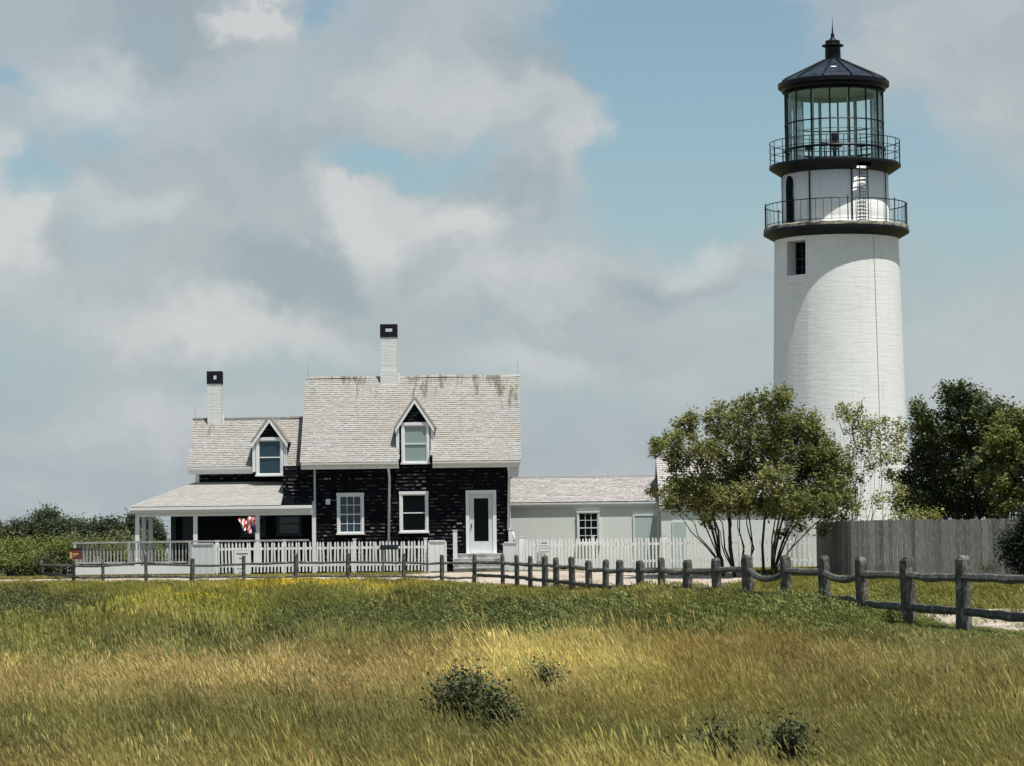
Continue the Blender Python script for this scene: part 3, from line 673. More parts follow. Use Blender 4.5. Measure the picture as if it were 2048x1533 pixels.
m = MB(); q0, q1 = at(1347,1060,YC).x, at(1372,1060,YC).x; zt = at(1350,1045,YC).z
m.box(q0-.05, q1+.05, YC-.04, YC, HB, zt+.05); m.build('door_frame', WALLW, shed); MB().box(q0, q1, YC-.05, YC-.041, HB, zt).build('door', DOORG, shed)
# ------------------------------------------------------------------ LIGHTHOUSE
YL = 118.0; PX = YL/F*1.0
TC = at(1679, 830, YL); tcx, tcy = TC.x, YL
TOWER = brick_paint('white_painted_tower_brick', (.87,.88,.85,1), (.84,.85,.82,1), 'round', tcx, tcy, .22, dirt=(.60,.62,.54,1))
def TZ(y): return at(1673, y, YL).z
light = empty('lighthouse', (tcx, tcy, HB)); tag(light, 'tall round white lighthouse with black lantern room and two black galleries', 'lighthouse')
view = math.atan2(tcx, tcy)        # sight line to the axis
def TA(dpx, rpx): return math.asin(max(-1, min(1, dpx/rpx)))-view
def tp(a, r, z): return Vector((tcx+r*math.sin(a), tcy-r*math.cos(a), z))
# tower shaft with window recess
zt0, zt1 = HB-.2, TZ(481)
def trad(z):
    f = (z-TZ(830))/(TZ(481)-TZ(830)); return (132-8*f)*PX
wa0, wa1 = TA(1577-1675, 125), TA(1614-1675, 125); wz0, wz1 = TZ(557), TZ(490)
angs = sorted([wa0, wa1]+[wa1+(2*math.pi-(wa1-wa0))*i/95 for i in range(1, 95)])
zs = sorted(list(np.linspace(zt0, wz0, 12))+list(np.linspace(wz1, zt1, 3)))
m = MB(); P_ = []; fs = []; K_ = len(angs)
for z in zs:
    for a in angs: P_.append(tp(a, trad(z), z))
for j in range(len(zs)-1):
    for i in range(K_):
        a = angs[i]; 
        if abs(zs[j]-wz0) < 1e-6 and abs(a-wa0) < 1e-6: continue
        fs.append((j*K_+i, j*K_+(i+1)%K_, (j+1)*K_+(i+1)%K_, (j+1)*K_+i))
m.add(P_, fs, .5)
am = (wa0+wa1)/2; inward = Vector((-math.sin(am), math.cos(am), 0)); dep = .55
c4 = [tp(wa0, trad(wz0), wz0), tp(wa1, trad(wz0), wz0), tp(wa1, trad(wz1), wz1), tp(wa0, trad(wz1), wz1)]
c8 = [q+inward*dep for q in c4]
tower = m.build('tower', TOWER, light, smooth=True)
m = MB(); m.add(c4+c8, [(0,4,5,1),(1,5,6,2),(2,6,7,3),(3,7,4,0)], .5); tw = m.build('window', WHITE, light)
m = MB(); m.add([q+inward*.02 for q in c8], [(0,1,2,3)], 0); m.build('pane', PANED, tw)
m = MB(); X0, X1 = c8[0], c8[1]; e = (X1-X0)
for f0 in (.0, 1/3, 2/3, 1.0): a = X0+e*f0; m.beam(a, a+Vector((0,0,wz1-wz0)), .03, .03, up=(0,1,0))
for g_ in (0, .25, .5, .75, 1.0): z = Vector((0,0,(wz1-wz0)*g_)); m.beam(X0+z, X1+z, .03, .05 if g_ in (0,.5,1) else .022)
m.build('muntin', DIMTRIM, tw)
for (nm, z0, z1, ex) in (('sill', TZ(573), wz0, .05), ('lintel', wz1, TZ(481), .05)):
    m = MB()
    for i in range(6):
        a = wa0-ex/2.5+(wa1-wa0+ex/1.25)*i/6; b2 = wa0-ex/2.5+(wa1-wa0+ex/1.25)*(i+1)/6
        r0 = trad((z0+z1)/2)+.035; r1 = trad(z1)-.1
        m.hexa([tp(a,r0,z0),tp(b2,r0,z0),tp(b2,r1,z0),tp(a,r1,z0),tp(a,r0,z1-.01),tp(b2,r0,z1-.01),tp(b2,r1,z1-.01),tp(a,r1,z1-.01)], .3)
    m.build(nm, TOWER, tw)
# cable running down the tower
a_c = TA(1746-1674, 124); pts = [tp(TA(1747-1674,124)+.0*j, trad(z)+.02, z) for j, z in enumerate(np.linspace(zt1-.05, HB+1, 30))]
CABLE, _, _ = pmat('grey_cable', (.5,.5,.47,1), .6, .3)
MB().tube(pts, .010, 5).build('lightning_cable', CABLE, light)
q = tp(TA(1714-1674, 124), trad(zt1)+.12, TZ(476)); MB().lathe((q.x, q.y), [(.02,q.z-.09),(.08,q.z-.05),(.09,q.z),(.05,q.z+.07)], 12).build('floodlight', BLACKM, light)
# lower gallery
RS, nn, b = pmat('weathered_gallery_stone', (.3,.29,.25,1), .85, .2)
nn.put(b.inputs['Base Color'], nn.mix(nn.rng(nn.noise(nn.vm('MULTIPLY', pos(nn), (1,1,4)), 1.6, 6, .7), .44, .58), (.42,.40,.32,1), (.06,.06,.055,1)))
z = TZ
m = MB(); m.lathe((tcx,tcy), [(100*PX,z(456)),(143*PX,z(456)),(145*PX,z(458)),(145*PX,z(463.5))], 96); g1_ = m.build('lower_gallery', RS, light)
m = MB(); m.lathe((tcx,tcy), [(145.6*PX,z(463.4)),(146*PX,z(469)),(143*PX,z(471)),(130*PX,z(478)),(124.2*PX,z(481.5)),(100*PX,z(481.6))], 96); m.build('corbel', BLACKM, g1_)
def railing(name, r, zb, rings, nb, tr, rb, big=0, bigr=0, parent=None, a0=0.0, bigh=0):
    m = MB()
    for (zz, t) in rings: m.ring((tcx,tcy,zz), r, t, 96)
    ro = m.build(name, BLACKM, parent)
    for i in range(nb):
        a = a0+2*math.pi*i/nb; p = tp(a, r, zb); isb = big and i % big == 0
        mm = MB(); mm.tube([p, (p.x, p.y, rings[0][0]+(bigh if isb else 0))], bigr if isb else rb, 6); mm.build('post' if isb else 'baluster', BLACKM, ro)
    return ro
railing('gallery_railing', 142*PX, z(457), [(z(412), .02), (z(452), .014)], 56, .02, .009, 7, .022, g1_, .06, .09)
# watch room
m = MB(); m.lathe((tcx,tcy), [(108*PX,z(458)),(107*PX,z(440)),(106*PX,z(345))], 96)
WR = TOWER
wr = m.build('watch_room', WR, light, smooth=True)
ad0, ad1 = TA(1575-1671, 106.5), TA(1588.5-1671, 106.5)
zd0, zd1 = z(455), z(357)
m = MB(); rr = 109.2*PX; n_ = 12; hwid = (ad1-ad0)/2; mid = (ad0+ad1)/2; archh = .45
for i in range(n_):
    a_, b_ = ad0+(ad1-ad0)*i/n_, ad0+(ad1-ad0)*(i+1)/n_
    ta, tb_ = [zd1-archh+archh*math.sqrt(max(0, 1-((w_-mid)/hwid)**2)) for w_ in (a_, b_)]
    m.add([tp(a_,rr,zd0), tp(b_,rr,zd0), tp(b_,rr,tb_), tp(a_,rr,ta), tp(a_,rr-.1,zd0), tp(b_,rr-.1,zd0), tp(b_,rr-.1,tb_), tp(a_,rr-.1,ta)], [(0,1,2,3),(3,2,6,7)], 0)
m.build('door', DARK, light)
for (px, ra) in ((1621, .03), (1703, .03), (1769, .02), (1566.5, .02)):
    a = TA(px-1671, 107); MB().tube([tp(a, 109*PX, z(456)), tp(a, 109*PX, z(350))], ra, 6).build('drain_pipe', BLACKM, light)
# ladder
la0, la1 = TA(1720-1671, 112), TA(1736-1671, 112); m = MB()
for a in (la0, la1): m.tube([tp(a-.04, 118*PX, z(455)), tp(a, 110*PX, z(345))], .018, 6)
for i in range(18):
    f_ = (i+.5)/18; zz = z(455)+(z(345)-z(455))*f_; r_ = (118-8*f_)*PX; m.tube([tp(la0-.04*(1-f_), r_, zz), tp(la1-.04*(1-f_), r_, zz)], .011, 5)
m.build('ladder', BLACKM, light)
# upper gallery
m = MB(); ha0, ha1 = TA(1716-1671, 120), TA(1741-1671, 120); prof_ = [(80,331),(109,331),(127,331),(130,331),(132,332.5),(132,337),(128,340),(112,350),(107,352),(80,352)]
aa = sorted([ha0, ha1]+[ha1+(2*math.pi-(ha1-ha0))*i/95 for i in range(1, 95)]); K9 = len(aa); vs_ = [tp(a, r_*PX, z(zz)) for (r_, zz) in prof_ for a in aa]; fs_ = []
for j in range(len(prof_)-1):
    for i in range(K9):
        if abs(aa[i]-ha0) < 1e-6 and j in (1, 6): continue
        fs_.append((j*K9+i, j*K9+(i+1)%K9, (j+1)*K9+(i+1)%K9, (j+1)*K9+i))
m.add(vs_, fs_, .5); g2_ = m.build('upper_gallery', BLACKM, light)
railing('gallery_railing', 130.5*PX, z(332), [(z(286), .018), (z(301), .013), (z(314), .013)], 24, .02, .014, 0, 0, g2_, .03)
# lantern room
for i in range(16):
    a = (2*math.pi*i/16)+TA(-8, 98); m = MB(); m.tube([tp(a, 98*PX, z(330)), tp(a, 98*PX, z(184))], .034, 6); m.build('mullion', BLACKM, light)
m = MB(); m.ring((tcx,tcy,z(250)), 99*PX, .028, 96); m.ring((tcx,tcy,z(302)), 99.5*PX, .05, 96); m.ring((tcx,tcy,z(329)), 99*PX, .05, 96); m.ring((tcx,tcy,z(188)), 98*PX, .04, 96)
m.build('glazing_bar', BLACKM, light)
INN, _, _ = pmat('pale_green_inner_frame', (.50,.68,.66,1), .5, .3)
m = MB()
for i in range(8):
    a = 2*math.pi*i/8+.2; m.tube([tp(a, 91*PX, z(331)), tp(a, 91*PX, z(186))], .045, 8)
m.ring((tcx,tcy,z(268)), 91*PX, .018, 64); m.lathe((tcx,tcy), [(92*PX,z(186)),(92*PX,z(193)),(90*PX,z(193)),(90*PX,z(186))], 48, close=False); m.lathe((tcx,tcy), [(95*PX,z(185.6)),(95*PX,z(185.9))], 32)
m.build('inner_column', INN, light)
LGL = bpy.data.materials.new('lantern_glass'); LGL.use_nodes = True; nn = NT(LGL.node_tree); nn.n.clear()
tr = nn.new('ShaderNodeBsdfTransparent'); tr.inputs[0].default_value = (.90,.975,.96,1); gl = nn.new('ShaderNodeBsdfGlossy'); gl.inputs['Roughness'].default_value = .03
fr_ = nn.new('ShaderNodeFresnel'); fr_.inputs[0].default_value = 1.45; mx = nn.new('ShaderNodeMixShader'); nn.put(mx.inputs[0], nn.m('MULTIPLY', fr_.outputs[0], .8)); nn.put(mx.inputs[1], tr); nn.put(mx.inputs[2], gl)
ou = nn.new('ShaderNodeOutputMaterial'); nn.put(ou.inputs[0], mx)
m = MB(); m.lathe((tcx,tcy), [(96.5*PX,z(330)),(96.5*PX,z(186))], 16, a0=TA(-8,98), close=False); m.build('lantern_glass', LGL, light)
m = MB(); m.lathe((tcx,tcy), [(80*PX,z(331)),(80*PX,z(329))], 32); m.lathe((tcx,tcy), [(4*PX,z(330)),(4*PX,z(300)),(9*PX,z(299)),(9*PX,z(297)),(4*PX,z(295))], 16)
m.rbox((tcx, tcy, z(276)), .22, .25, .38); m.rbox((tcx+.05, tcy, z(290)), .5, .3, .14); m.build('beacon', BLACKM, light)
m = MB()
for (dx_, dy_) in ((-1.0,.3),(-.5,-.9),(1.0,-.5)):
    m.rbox((tcx+dx_, tcy+dy_, z(295)), .28, .22, .12); m.rbox((tcx+dx_, tcy+dy_, z(313)), .05, .05, .75)
m.build('instrument_stand', BLACKM, light)
# lantern roof
m = MB(); m.lathe((tcx,tcy), [(97.5*PX,z(185)),(104*PX,z(184)),(105*PX,z(179)),(111.5*PX,z(176)),(112*PX,z(168)),(107*PX,z(166.5))], 96); lr_rim = m.build('roof_rim', BLACKM, light)
m = MB(); m.lathe((tcx,tcy), [(104*PX,z(169)),(108*PX,z(167)),(99*PX,z(160)),(60*PX,z(141)),(20*PX,z(122)),(16*PX,z(120))], 12, a0=TA(-20,110)); lr = m.build('lantern_roof', ROOFM, light)
m = MB()
for i in range(12):
    a = 2*math.pi*i/12+TA(-20,110); m.tube([tp(a,108*PX,z(165.5)), tp(a,99*PX,z(159)), tp(a,60*PX,z(140)), tp(a,20*PX,z(121))], .035, 6)
m.build('roof_rib', BLACKM, lr)
q = [tp(TA(2,60)+s*.05, (66+j*6)*PX, z(142.8+j*3.3)+.05) for (s, j) in ((-1,0),(1,0),(1,1),(-1,1))]
m = MB(); q = [tp(TA(1,60)+s_, rr_*PX, zz_) for (s_, rr_, zz_) in ((-.075,72,z(145.5)),(.075,72,z(145.5)),(.075,66,z(142.5)),(-.075,66,z(142.5)))]
m.add(q, [(0,1,2,3)]); m.build('hatch_plate', PANEL, lr)
m = MB(); m.lathe((tcx,tcy), [(21*PX,z(123)),(16*PX,z(120)),(15.5*PX,z(96)),(17*PX,z(94.5)),(22*PX,z(93)),(22*PX,z(91)),(17*PX,z(90.5)),(15*PX,z(89)),(15*PX,z(83)),(14*PX,z(82)),(8*PX,z(81)),(4*PX,z(76)),(3.4*PX,z(68)),(2*PX,z(67)),(.8*PX,z(52)),(.3*PX,z(36))], 32)
m.build('ventilator', BLACKM, light, smooth=False)
# ------------------------------------------------------------------ picket fences
def picket_fence(name, label, pA, pB, Y0, Y1, ptop, step, posts, zoff=0.0, mat=WHITE2, post_h=.06):
    A = at(pA[0], pA[1], Y0); B = at(pB[0], pB[1], Y1); n_ = int((B-A).length/step)
    root = empty(name, (A.x, A.y, gz(A.x, A.y))); tag(root, label, 'fence')
    base = gz(A.x, A.y)+.07; w_ = step*.50; h = A.z-base
    m = MB(); x, y = A.x, A.y
    m.add([(x-w_/2,y-.011,base),(x+w_/2,y-.011,base),(x+w_/2,y-.011,base+h-.06),(x,y-.011,base+h),(x-w_/2,y-.011,base+h-.06),
           (x-w_/2,y+.011,base),(x+w_/2,y+.011,base),(x+w_/2,y+.011,base+h-.06),(x,y+.011,base+h),(x-w_/2,y+.011,base+h-.06)],
          [(0,1,2,3,4),(9,8,7,6,5),(0,5,6,1),(1,6,7,2),(2,7,8,3),(3,8,9,4),(4,9,5,0)])
    pk = m.build('picket', mat, root)
    for i in range(1, n_):
        t = i/n_; q = A.lerp(B, t); c_ = rep(pk, root, (q.x-A.x, q.y-A.y, q.z-A.z+random.uniform(-.012,.008))); c_.rotation_euler = (random.uniform(-.02,.02), random.uniform(-.03,.03), 0)
    for f_ in (.78, .22):
        a = Vector((A.x, A.y+.035, base+h*f_)); b_ = a+(B-A); MB().beam(a, b_, .04, .085).build('rail', mat, root)
    for px in posts:
        t = (px-pA[0])/(pB[0]-pA[0]); q = A.lerp(B, t); m = MB(); m.box(q.x-.055, q.x+.055, q.y-.05+.06, q.y+.05+.07, gz(q.x,q.y)-.1, q.z+post_h)
        m.box(q.x-.07, q.x+.07, q.y-.005, q.y+.135, q.z+post_h, q.z+post_h+.025); m.build('post', mat, root)
    return root
picket_fence('picket_fence', 'white picket fence below the porch and the small-paned window', (431,1086), (851,1081), 105.9, 105.9, 0, .122, (434, 569, 709, 851))
picket_fence('picket_fence', 'long white picket fence in front of the low white building', (1040,1078), (1585,1071), 105.9, 105.9, 0, .122, (1044, 1186, 1329, 1480))
picket_fence('picket_fence', 'short dark-railed picket fence between the big tree and the grey board fence', (1588,1074), (1629,1073), 104.6, 104.6, 0, .15, (1629,))
# solid white side panels by steps and ramp
def side_panel(label, px0, px1, yt, Y, mat, cap=True):
    a, b_ = at(px0, yt, Y), at(px1, yt, Y); g_ = gz(a.x, Y)
    root = empty('side_panel', ((a.x+b_.x)/2, Y, g_)); tag(root, label, 'fence panel')
    m = MB(); k_ = 3; wd = (b_.x-a.x)/k_
    for i in range(k_): m.box(a.x+i*wd+.003, a.x+(i+1)*wd-.003, Y, Y+.05, g_+.04, a.z-.05)
    m.build('panel', mat, root); MB().box(a.x-.03, b_.x+.03, Y-.03, Y+.09, a.z-.05, a.z).build('cap', mat, root)
    m = MB(); m.box(b_.x, b_.x+.07, Y-.01, Y+.08, g_-.05, a.z-.052); m.box(a.x-.07, a.x, Y-.01, Y+.08, g_-.05, a.z-.052); m.build('post', mat, root); return root
side_panel('white boarded panel at the right end of the left picket fence', 860, 889, 1081, 105.8, WHITE)
side_panel('grey-white boarded panel at the end of the porch ramp', 387, 425, 1087, 105.7, PANEL)
side_panel('greyish low panel at the right side of the front steps', 1010, 1032, 1084, 105.8, PANEL)
# signs on the picket fences
INK, _, _ = pmat('dark_ink', (.04,.045,.045,1), .7, .2)
def notice(label, px0, px1, y0, y1, Y, lines, legs=True):
    a, b_ = at(px0, y0, Y), at(px1, y1, Y); g_ = gz(a.x, Y); root = empty('notice_sign', ((a.x+b_.x)/2, Y, g_)); tag(root, label, 'sign')
    MB().box(a.x, b_.x, Y, Y+.03, b_.z, a.z).build('board', WHITE, root)
    for (f0, wl, wr_, th) in lines:
        m = MB()
        zc = a.z+(b_.z-a.z)*f0; x = a.x+(b_.x-a.x)*wl; xe = a.x+(b_.x-a.x)*wr_
        while x < xe: w_ = random.uniform(.02,.05); m.box(x, min(x+w_, xe), Y-.006, Y-.001, zc-th, zc+th); x += w_+.014
        m.build('lettering', INK, root)
    if legs: MB().box((a.x+b_.x)/2-.03, (a.x+b_.x)/2+.03, Y+.032, Y+.08, g_-.1, a.z-.05).build('post', WHITE, root)
notice('white printed notice on the left picket fence', 468, 501, 1102, 1152, 105.7, [(.12,.15,.85,.022),(.3,.3,.7,.016),(.55,.15,.6,.018),(.72,.2,.65,.012),(.86,.3,.7,.012)])
q_ = notice('small white black-lined plaque with a pitched top on the right picket fence', 1079, 1098, 1084, 1106, 105.75, [(.12,.15,.8,.02),(.38,.0,1.0,.008),(.62,.0,1.0,.008),(.9,.0,1.0,.012)], False)
# information panel on legs, seen edge-on
a = at(760, 1094, 104.9); b_ = at(797, 1094, 104.9); g_ = gz(a.x, 104.9)
root = empty('information_panel', ((a.x+b_.x)/2, 104.9, g_)); tag(root, 'dark slanted reading panel on legs in front of the left picket fence', 'information panel')
m = MB(); m.hexa([(a.x,104.55,a.z-.10),(b_.x,104.55,a.z-.10),(b_.x,105.15,a.z+.02),(a.x,105.15,a.z+.02),(a.x,104.55,a.z-.06),(b_.x,104.55,a.z-.06),(b_.x,105.15,a.z+.06),(a.x,105.15,a.z+.06)]); m.build('panel', BLACKM, root)
for x_ in (a.x+.1, b_.x-.1): MB().box(x_-.03, x_+.03, 104.85, 104.91, g_-.05, a.z-.045).build('leg', WOODG, root)
# red sign on the leftmost corner post
POSTM, nn, b = pmat('weathered_split_rail', (.2,.2,.18,1), .9, .15); p = pos(nn)
lich = nn.rng(nn.noise(p, 7, 5, .65), .5, .68, 0, 1, True); gr = nn.noise(nn.vm('MULTIPLY', p, (9, 9, 1.5)), 5, 5, .65)
c = nn.mix(nn.rng(gr, .35, .7), (.035,.037,.036,1), (.17,.17,.155,1)); c = nn.mix(nn.m('MULTIPLY', lich, .75), c, (.30,.30,.26,1)); nn.put(b.inputs['Base Color'], c)
bump(nn, b, nn.m('ADD', gr, nn.m('MULTIPLY', nn.noise(p, 25, 4, .7), .5)), .9, .03)
def redsign():
    a, b_ = at(139, 1099, 99.7), at(164, 1119, 99.7); root = empty('red_sign', ((a.x+b_.x)/2, 99.7, b_.z)); tag(root, 'small red and yellow sign on the corner fence post', 'sign')
    RED, _, _ = pmat('sign_red', (.16,.04,.035,1), .6, .3); YEL, _, _ = pmat('sign_yellow', (.55,.38,.16,1), .6, .3)
    MB().box(a.x, b_.x, 99.7, 99.73, b_.z, a.z).build('board', RED, root)
    m = MB(); W_ = b_.x-a.x; H_ = a.z-b_.z
    m.box(a.x+.005, a.x+W_*.22, 99.692, 99.699, b_.z+.02, a.z-.1); m.box(a.x+W_*.3, a.x+W_*.72, 99.692, 99.699, b_.z+H_*.42, b_.z+H_*.60); m.box(a.x+W_*.28, a.x+W_*.5, 99.692, 99.699, b_.z+H_*.26, b_.z+H_*.34); m.build('lettering', YEL, root)
    MB().box(a.x-.01, b_.x+.01, 99.69, 99.74, a.z, a.z+.03).build('top_edge', BLACKM, root)
redsign()
# ------------------------------------------------------------------ split-rail fence
ptop = {1925:1113,1816:1115,1723:1115,1648:1112,1571:1111,1496:1110,1433:1117,1374:1121,1323:1117,1281:1122,1238:1120,1210:1120,1177:1122,1144:1115,1112:1116,1089:1112,1060:1113,1034:1111,1005:1110,948:1109,883:1110,807:1108,695:1107,591:1108,487:1112,384:1117,292:1108,206:1119,147:1119}
fence = empty('split_rail_fence', (FXY[10][0], FXY[10][1], gz(*FXY[10]))); tag(fence, 'weathered grey split-rail fence curving along the sandy path', 'fence')
PT = []
def post_mesh(x, y, zb, zt, w_, d_, rot, lean):
    m = MB(); P_ = []; hts = [zb-.15, zb+.2, zb+(zt-zb)*.5, zb+(zt-zb)*.8, zt-.05, zt]; 
    for j, zz in enumerate(hts):
        s_ = 1.12-.10*j/5 if j < 5 else .80
        for (i, (ax, ay)) in enumerate(((-1,-1),(0,-1.03),(1,-1),(1.03,0),(1,1),(0,1.03),(-1,1),(-1.03,0))):
            jx = random.uniform(-.08,.08); jy = random.uniform(-.08,.08)
            X_ = (ax+jx)*w_/2*s_; Y_ = (ay+jy)*d_/2*s_
            P_.append((x+X_*math.cos(rot)-Y_*math.sin(rot)+lean*(zz-zb), y+X_*math.sin(rot)+Y_*math.cos(rot), zz+(random.uniform(-.02,.02) if j == 5 else 0)))
    fs = []
    for j in range(len(hts)-1):
        for i in range(8): fs.append((j*8+i, j*8+(i+1)%8, (j+1)*8+(i+1)%8, (j+1)*8+i))
    fs.append(tuple((len(hts)-1)*8+i for i in range(8))); m.add(P_, fs); return m
allp = [(2075, 39.0, 1113)]+[(px, Y, ptop[px]) for (px, Y) in FP]
for (px, Y, yt) in allp:
    t = at(px, yt, Y); zb = gz(t.x, t.y); wd = .135 if Y < 72 else .118 if Y < 90 else .09
    post_mesh(t.x, t.y, zb, t.z, wd*random.uniform(.9,1.1), wd*random.uniform(1.0,1.25), random.uniform(.3,.75), random.uniform(-.03,.03)).build('post', POSTM, fence)
    PT.append((t.x, t.y, zb, t.z))
bk = at(83, 1122, 106.5); PTB = (bk.x, bk.y, gz(bk.x, bk.y), bk.z)
post_mesh(bk.x, bk.y, gz(bk.x,bk.y), bk.z, .12, .13, .2, 0).build('post', POSTM, fence)
sags = {2: .0, 4: .16, 3: 0.0, 1: .02}
def rail(p, q, fr, sag, r_=.055, up=0):
    a = Vector((p[0], p[1], p[2]+(p[3]-p[2])*fr)); b_ = Vector((q[0], q[1], q[2]+(q[3]-q[2])*fr+up)); pts = []; rad = []
    for i in range(9):
        t = i/8; c_ = a.lerp(b_, -.03+1.06*t); c_.z -= sag*math.sin(math.pi*t); c_ += Vector((random.uniform(-.009,.009),)*3); pts.append(c_); rad.append(r_*(.72 if i in (0, 8) else random.uniform(.88,1.15)))
    MB().tube(pts, rad, 7).build('rail', POSTM, fence)
for i in range(len(PT)-1):
    Y = PT[i][1]; r_ = .062 if Y < 70 else (.055 if Y < 96 else .038)
    s_ = {1: .02, 2: .0, 3: .10, 4: .0, 5: .17, 6: 0, 8: .06, 9: .03, 11: .05}.get(i, random.uniform(-.01,.025))
    rail(PT[i], PT[i+1], .74 if Y < 96 else .70, s_, r_)
    rail(PT[i], PT[i+1], .30 if Y < 96 else .22, {3: -.04, 2: .0}.get(i, random.uniform(-.02,.03)), r_)
rail(PT[-1], PTB, .72, 0, .045); rail(PT[-1], PTB, .25, 0, .045)
# ------------------------------------------------------------------ grey board fence
BOARD, nn, b = pmat('greyed_fence_boards', (.2,.2,.18,1), .9, .15); p = pos(nn); v = attr(nn, 'v').outputs['Fac']
gr = nn.noise(nn.vm('MULTIPLY', p, (11, 11, .9)), 4, 6, .7); c = nn.mix(v, (.11,.11,.10,1), (.24,.235,.205,1)); c = nn.mix(nn.rng(gr, .45, .75, 0, .8), c, (.075,.08,.08,1))
c = nn.mix(nn.rng(nn.noise(nn.vm('MULTIPLY', p, (6,6,1.2)), 5, 4, .7), .52, .66, 0, .6), c, (.36,.36,.31,1)); nn.put(b.inputs['Base Color'], c); bump(nn, b, gr, .8, .02)
P0 = at(1632, 1046, 103.5); P1 = at(1701, 1042, 95.0); P2_ = at(2150, 1036, 94.0)
bf = empty('board_fence', (P1.x, P1.y, gz(P1.x, P1.y))); tag(bf, 'tall weathered grey board fence under the dark trees on the right', 'fence')
def boards(A, B, name):
    m = MB(); L = (B-A).length; d = (B-A).normalized(); s_ = 0; nr = Vector((d.y, -d.x, 0))
    while s_ < L:
        w_ = min(random.uniform(.13,.155), L-s_); a = A+d*(s_+.001); b2 = A+d*(s_+w_-.002); za = a.z+random.uniform(-.02,.015); off = nr*random.uniform(-.006,.008)
        zb = gz(a.x, a.y)-.05; t_ = nr*.022
        m.hexa([Vector((a.x,a.y,zb))+off, Vector((b2.x,b2.y,zb))+off, Vector((b2.x,b2.y,zb))+off-t_, Vector((a.x,a.y,zb))+off-t_, Vector((a.x,a.y,za))+off, Vector((b2.x,b2.y,za))+off, Vector((b2.x,b2.y,za))+off-t_, Vector((a.x,a.y,za))+off-t_])
        s_ += w_
    m.build(name, BOARD, bf)
    for f_ in (.2, .8):
        a = Vector((A.x, A.y, gz(A.x,A.y)+(A.z-gz(A.x,A.y))*f_))-nr*.06; MB().beam(a, a+Vector((B.x-A.x, B.y-A.y, 0)), .05, .09, 0).build('rail', BOARD, bf)
boards(P0, P1, 'panel'); boards(P1, P2_, 'panel')
for px in (1893, 2010):
    q = at(px, 1036, 95.1 if px > 1700 else 100); MB().box(q.x-.06, q.x+.06, q.y+.03, q.y+.15, gz(q.x,q.y), q.z).build('post', BOARD, bf); MB().box(q.x-.11, q.x+.11, q.y-.02, q.y+.2, q.z, q.z+.05).build('post_cap', BLACKM, bf)
# ------------------------------------------------------------------ vegetation
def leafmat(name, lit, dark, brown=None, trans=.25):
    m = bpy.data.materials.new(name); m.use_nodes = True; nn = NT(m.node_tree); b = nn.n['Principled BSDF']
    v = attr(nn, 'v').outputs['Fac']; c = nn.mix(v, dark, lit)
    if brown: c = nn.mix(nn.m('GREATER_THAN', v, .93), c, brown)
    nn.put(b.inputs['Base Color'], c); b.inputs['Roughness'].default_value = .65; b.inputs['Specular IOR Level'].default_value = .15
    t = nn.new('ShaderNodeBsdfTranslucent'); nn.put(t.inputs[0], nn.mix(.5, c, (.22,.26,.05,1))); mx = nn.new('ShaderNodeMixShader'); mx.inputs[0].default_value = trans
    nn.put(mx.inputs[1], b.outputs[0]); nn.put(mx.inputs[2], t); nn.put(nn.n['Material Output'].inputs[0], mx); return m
BARK, nn, b = pmat('dark_bark', (.03,.028,.024,1), .9, .1); nn.put(b.inputs['Base Color'], nn.mix(nn.rng(nn.noise(nn.vm('MULTIPLY', pos(nn), (8,8,2)), 5, 5, .6), .4, .7), (.02,.019,.018,1), (.07,.065,.055,1)))
def leaves(centers, L, n_per, spread, up=.55, vbase=None, wr=.5, mat=None):
    """centers Nx3; small rhombic leaves gathered round each twig centre"""
    N = len(centers); c = np.repeat(centers, n_per, 0); M = len(c)
    p = c + rng.normal(0, 1, (M, 3))*spread
    nr = rng.normal(0, 1, (M, 3)); nr[:, 2] = np.abs(nr[:, 2])*1.0+up; nr /= np.linalg.norm(nr, axis=1)[:, None]
    t = rng.normal(0, 1, (M, 3)); t -= nr*np.sum(t*nr, 1)[:, None]; t /= np.linalg.norm(t, axis=1)[:, None]; s = np.cross(nr, t)
    l = (L*rng.uniform(.6, 1.3, M))[:, None]
    V_ = np.stack([p-t*l*.5, p+s*l*wr*.5-nr*l*.06, p+t*l*.5, p-s*l*wr*.5-nr*l*.06], 1).reshape(-1, 3)
    Q = np.arange(4*M).reshape(M, 4)
    cv = rng.uniform(0, 1, N) if vbase is None else vbase
    v = np.clip(.55*np.repeat(cv, n_per)+.45*rng.uniform(0, 1, M), 0, 1)
    return V_, Q, v
def twig_centers(C, rad, n, shell=.55):
    d = rng.normal(0, 1, (n, 3)); d /= np.linalg.norm(d, axis=1)[:, None]; r_ = rng.uniform(shell, 1.22, n); return np.array(C)+d*np.array(rad)*r_[:, None]
def link_np(o): COL.objects.link(o); return o
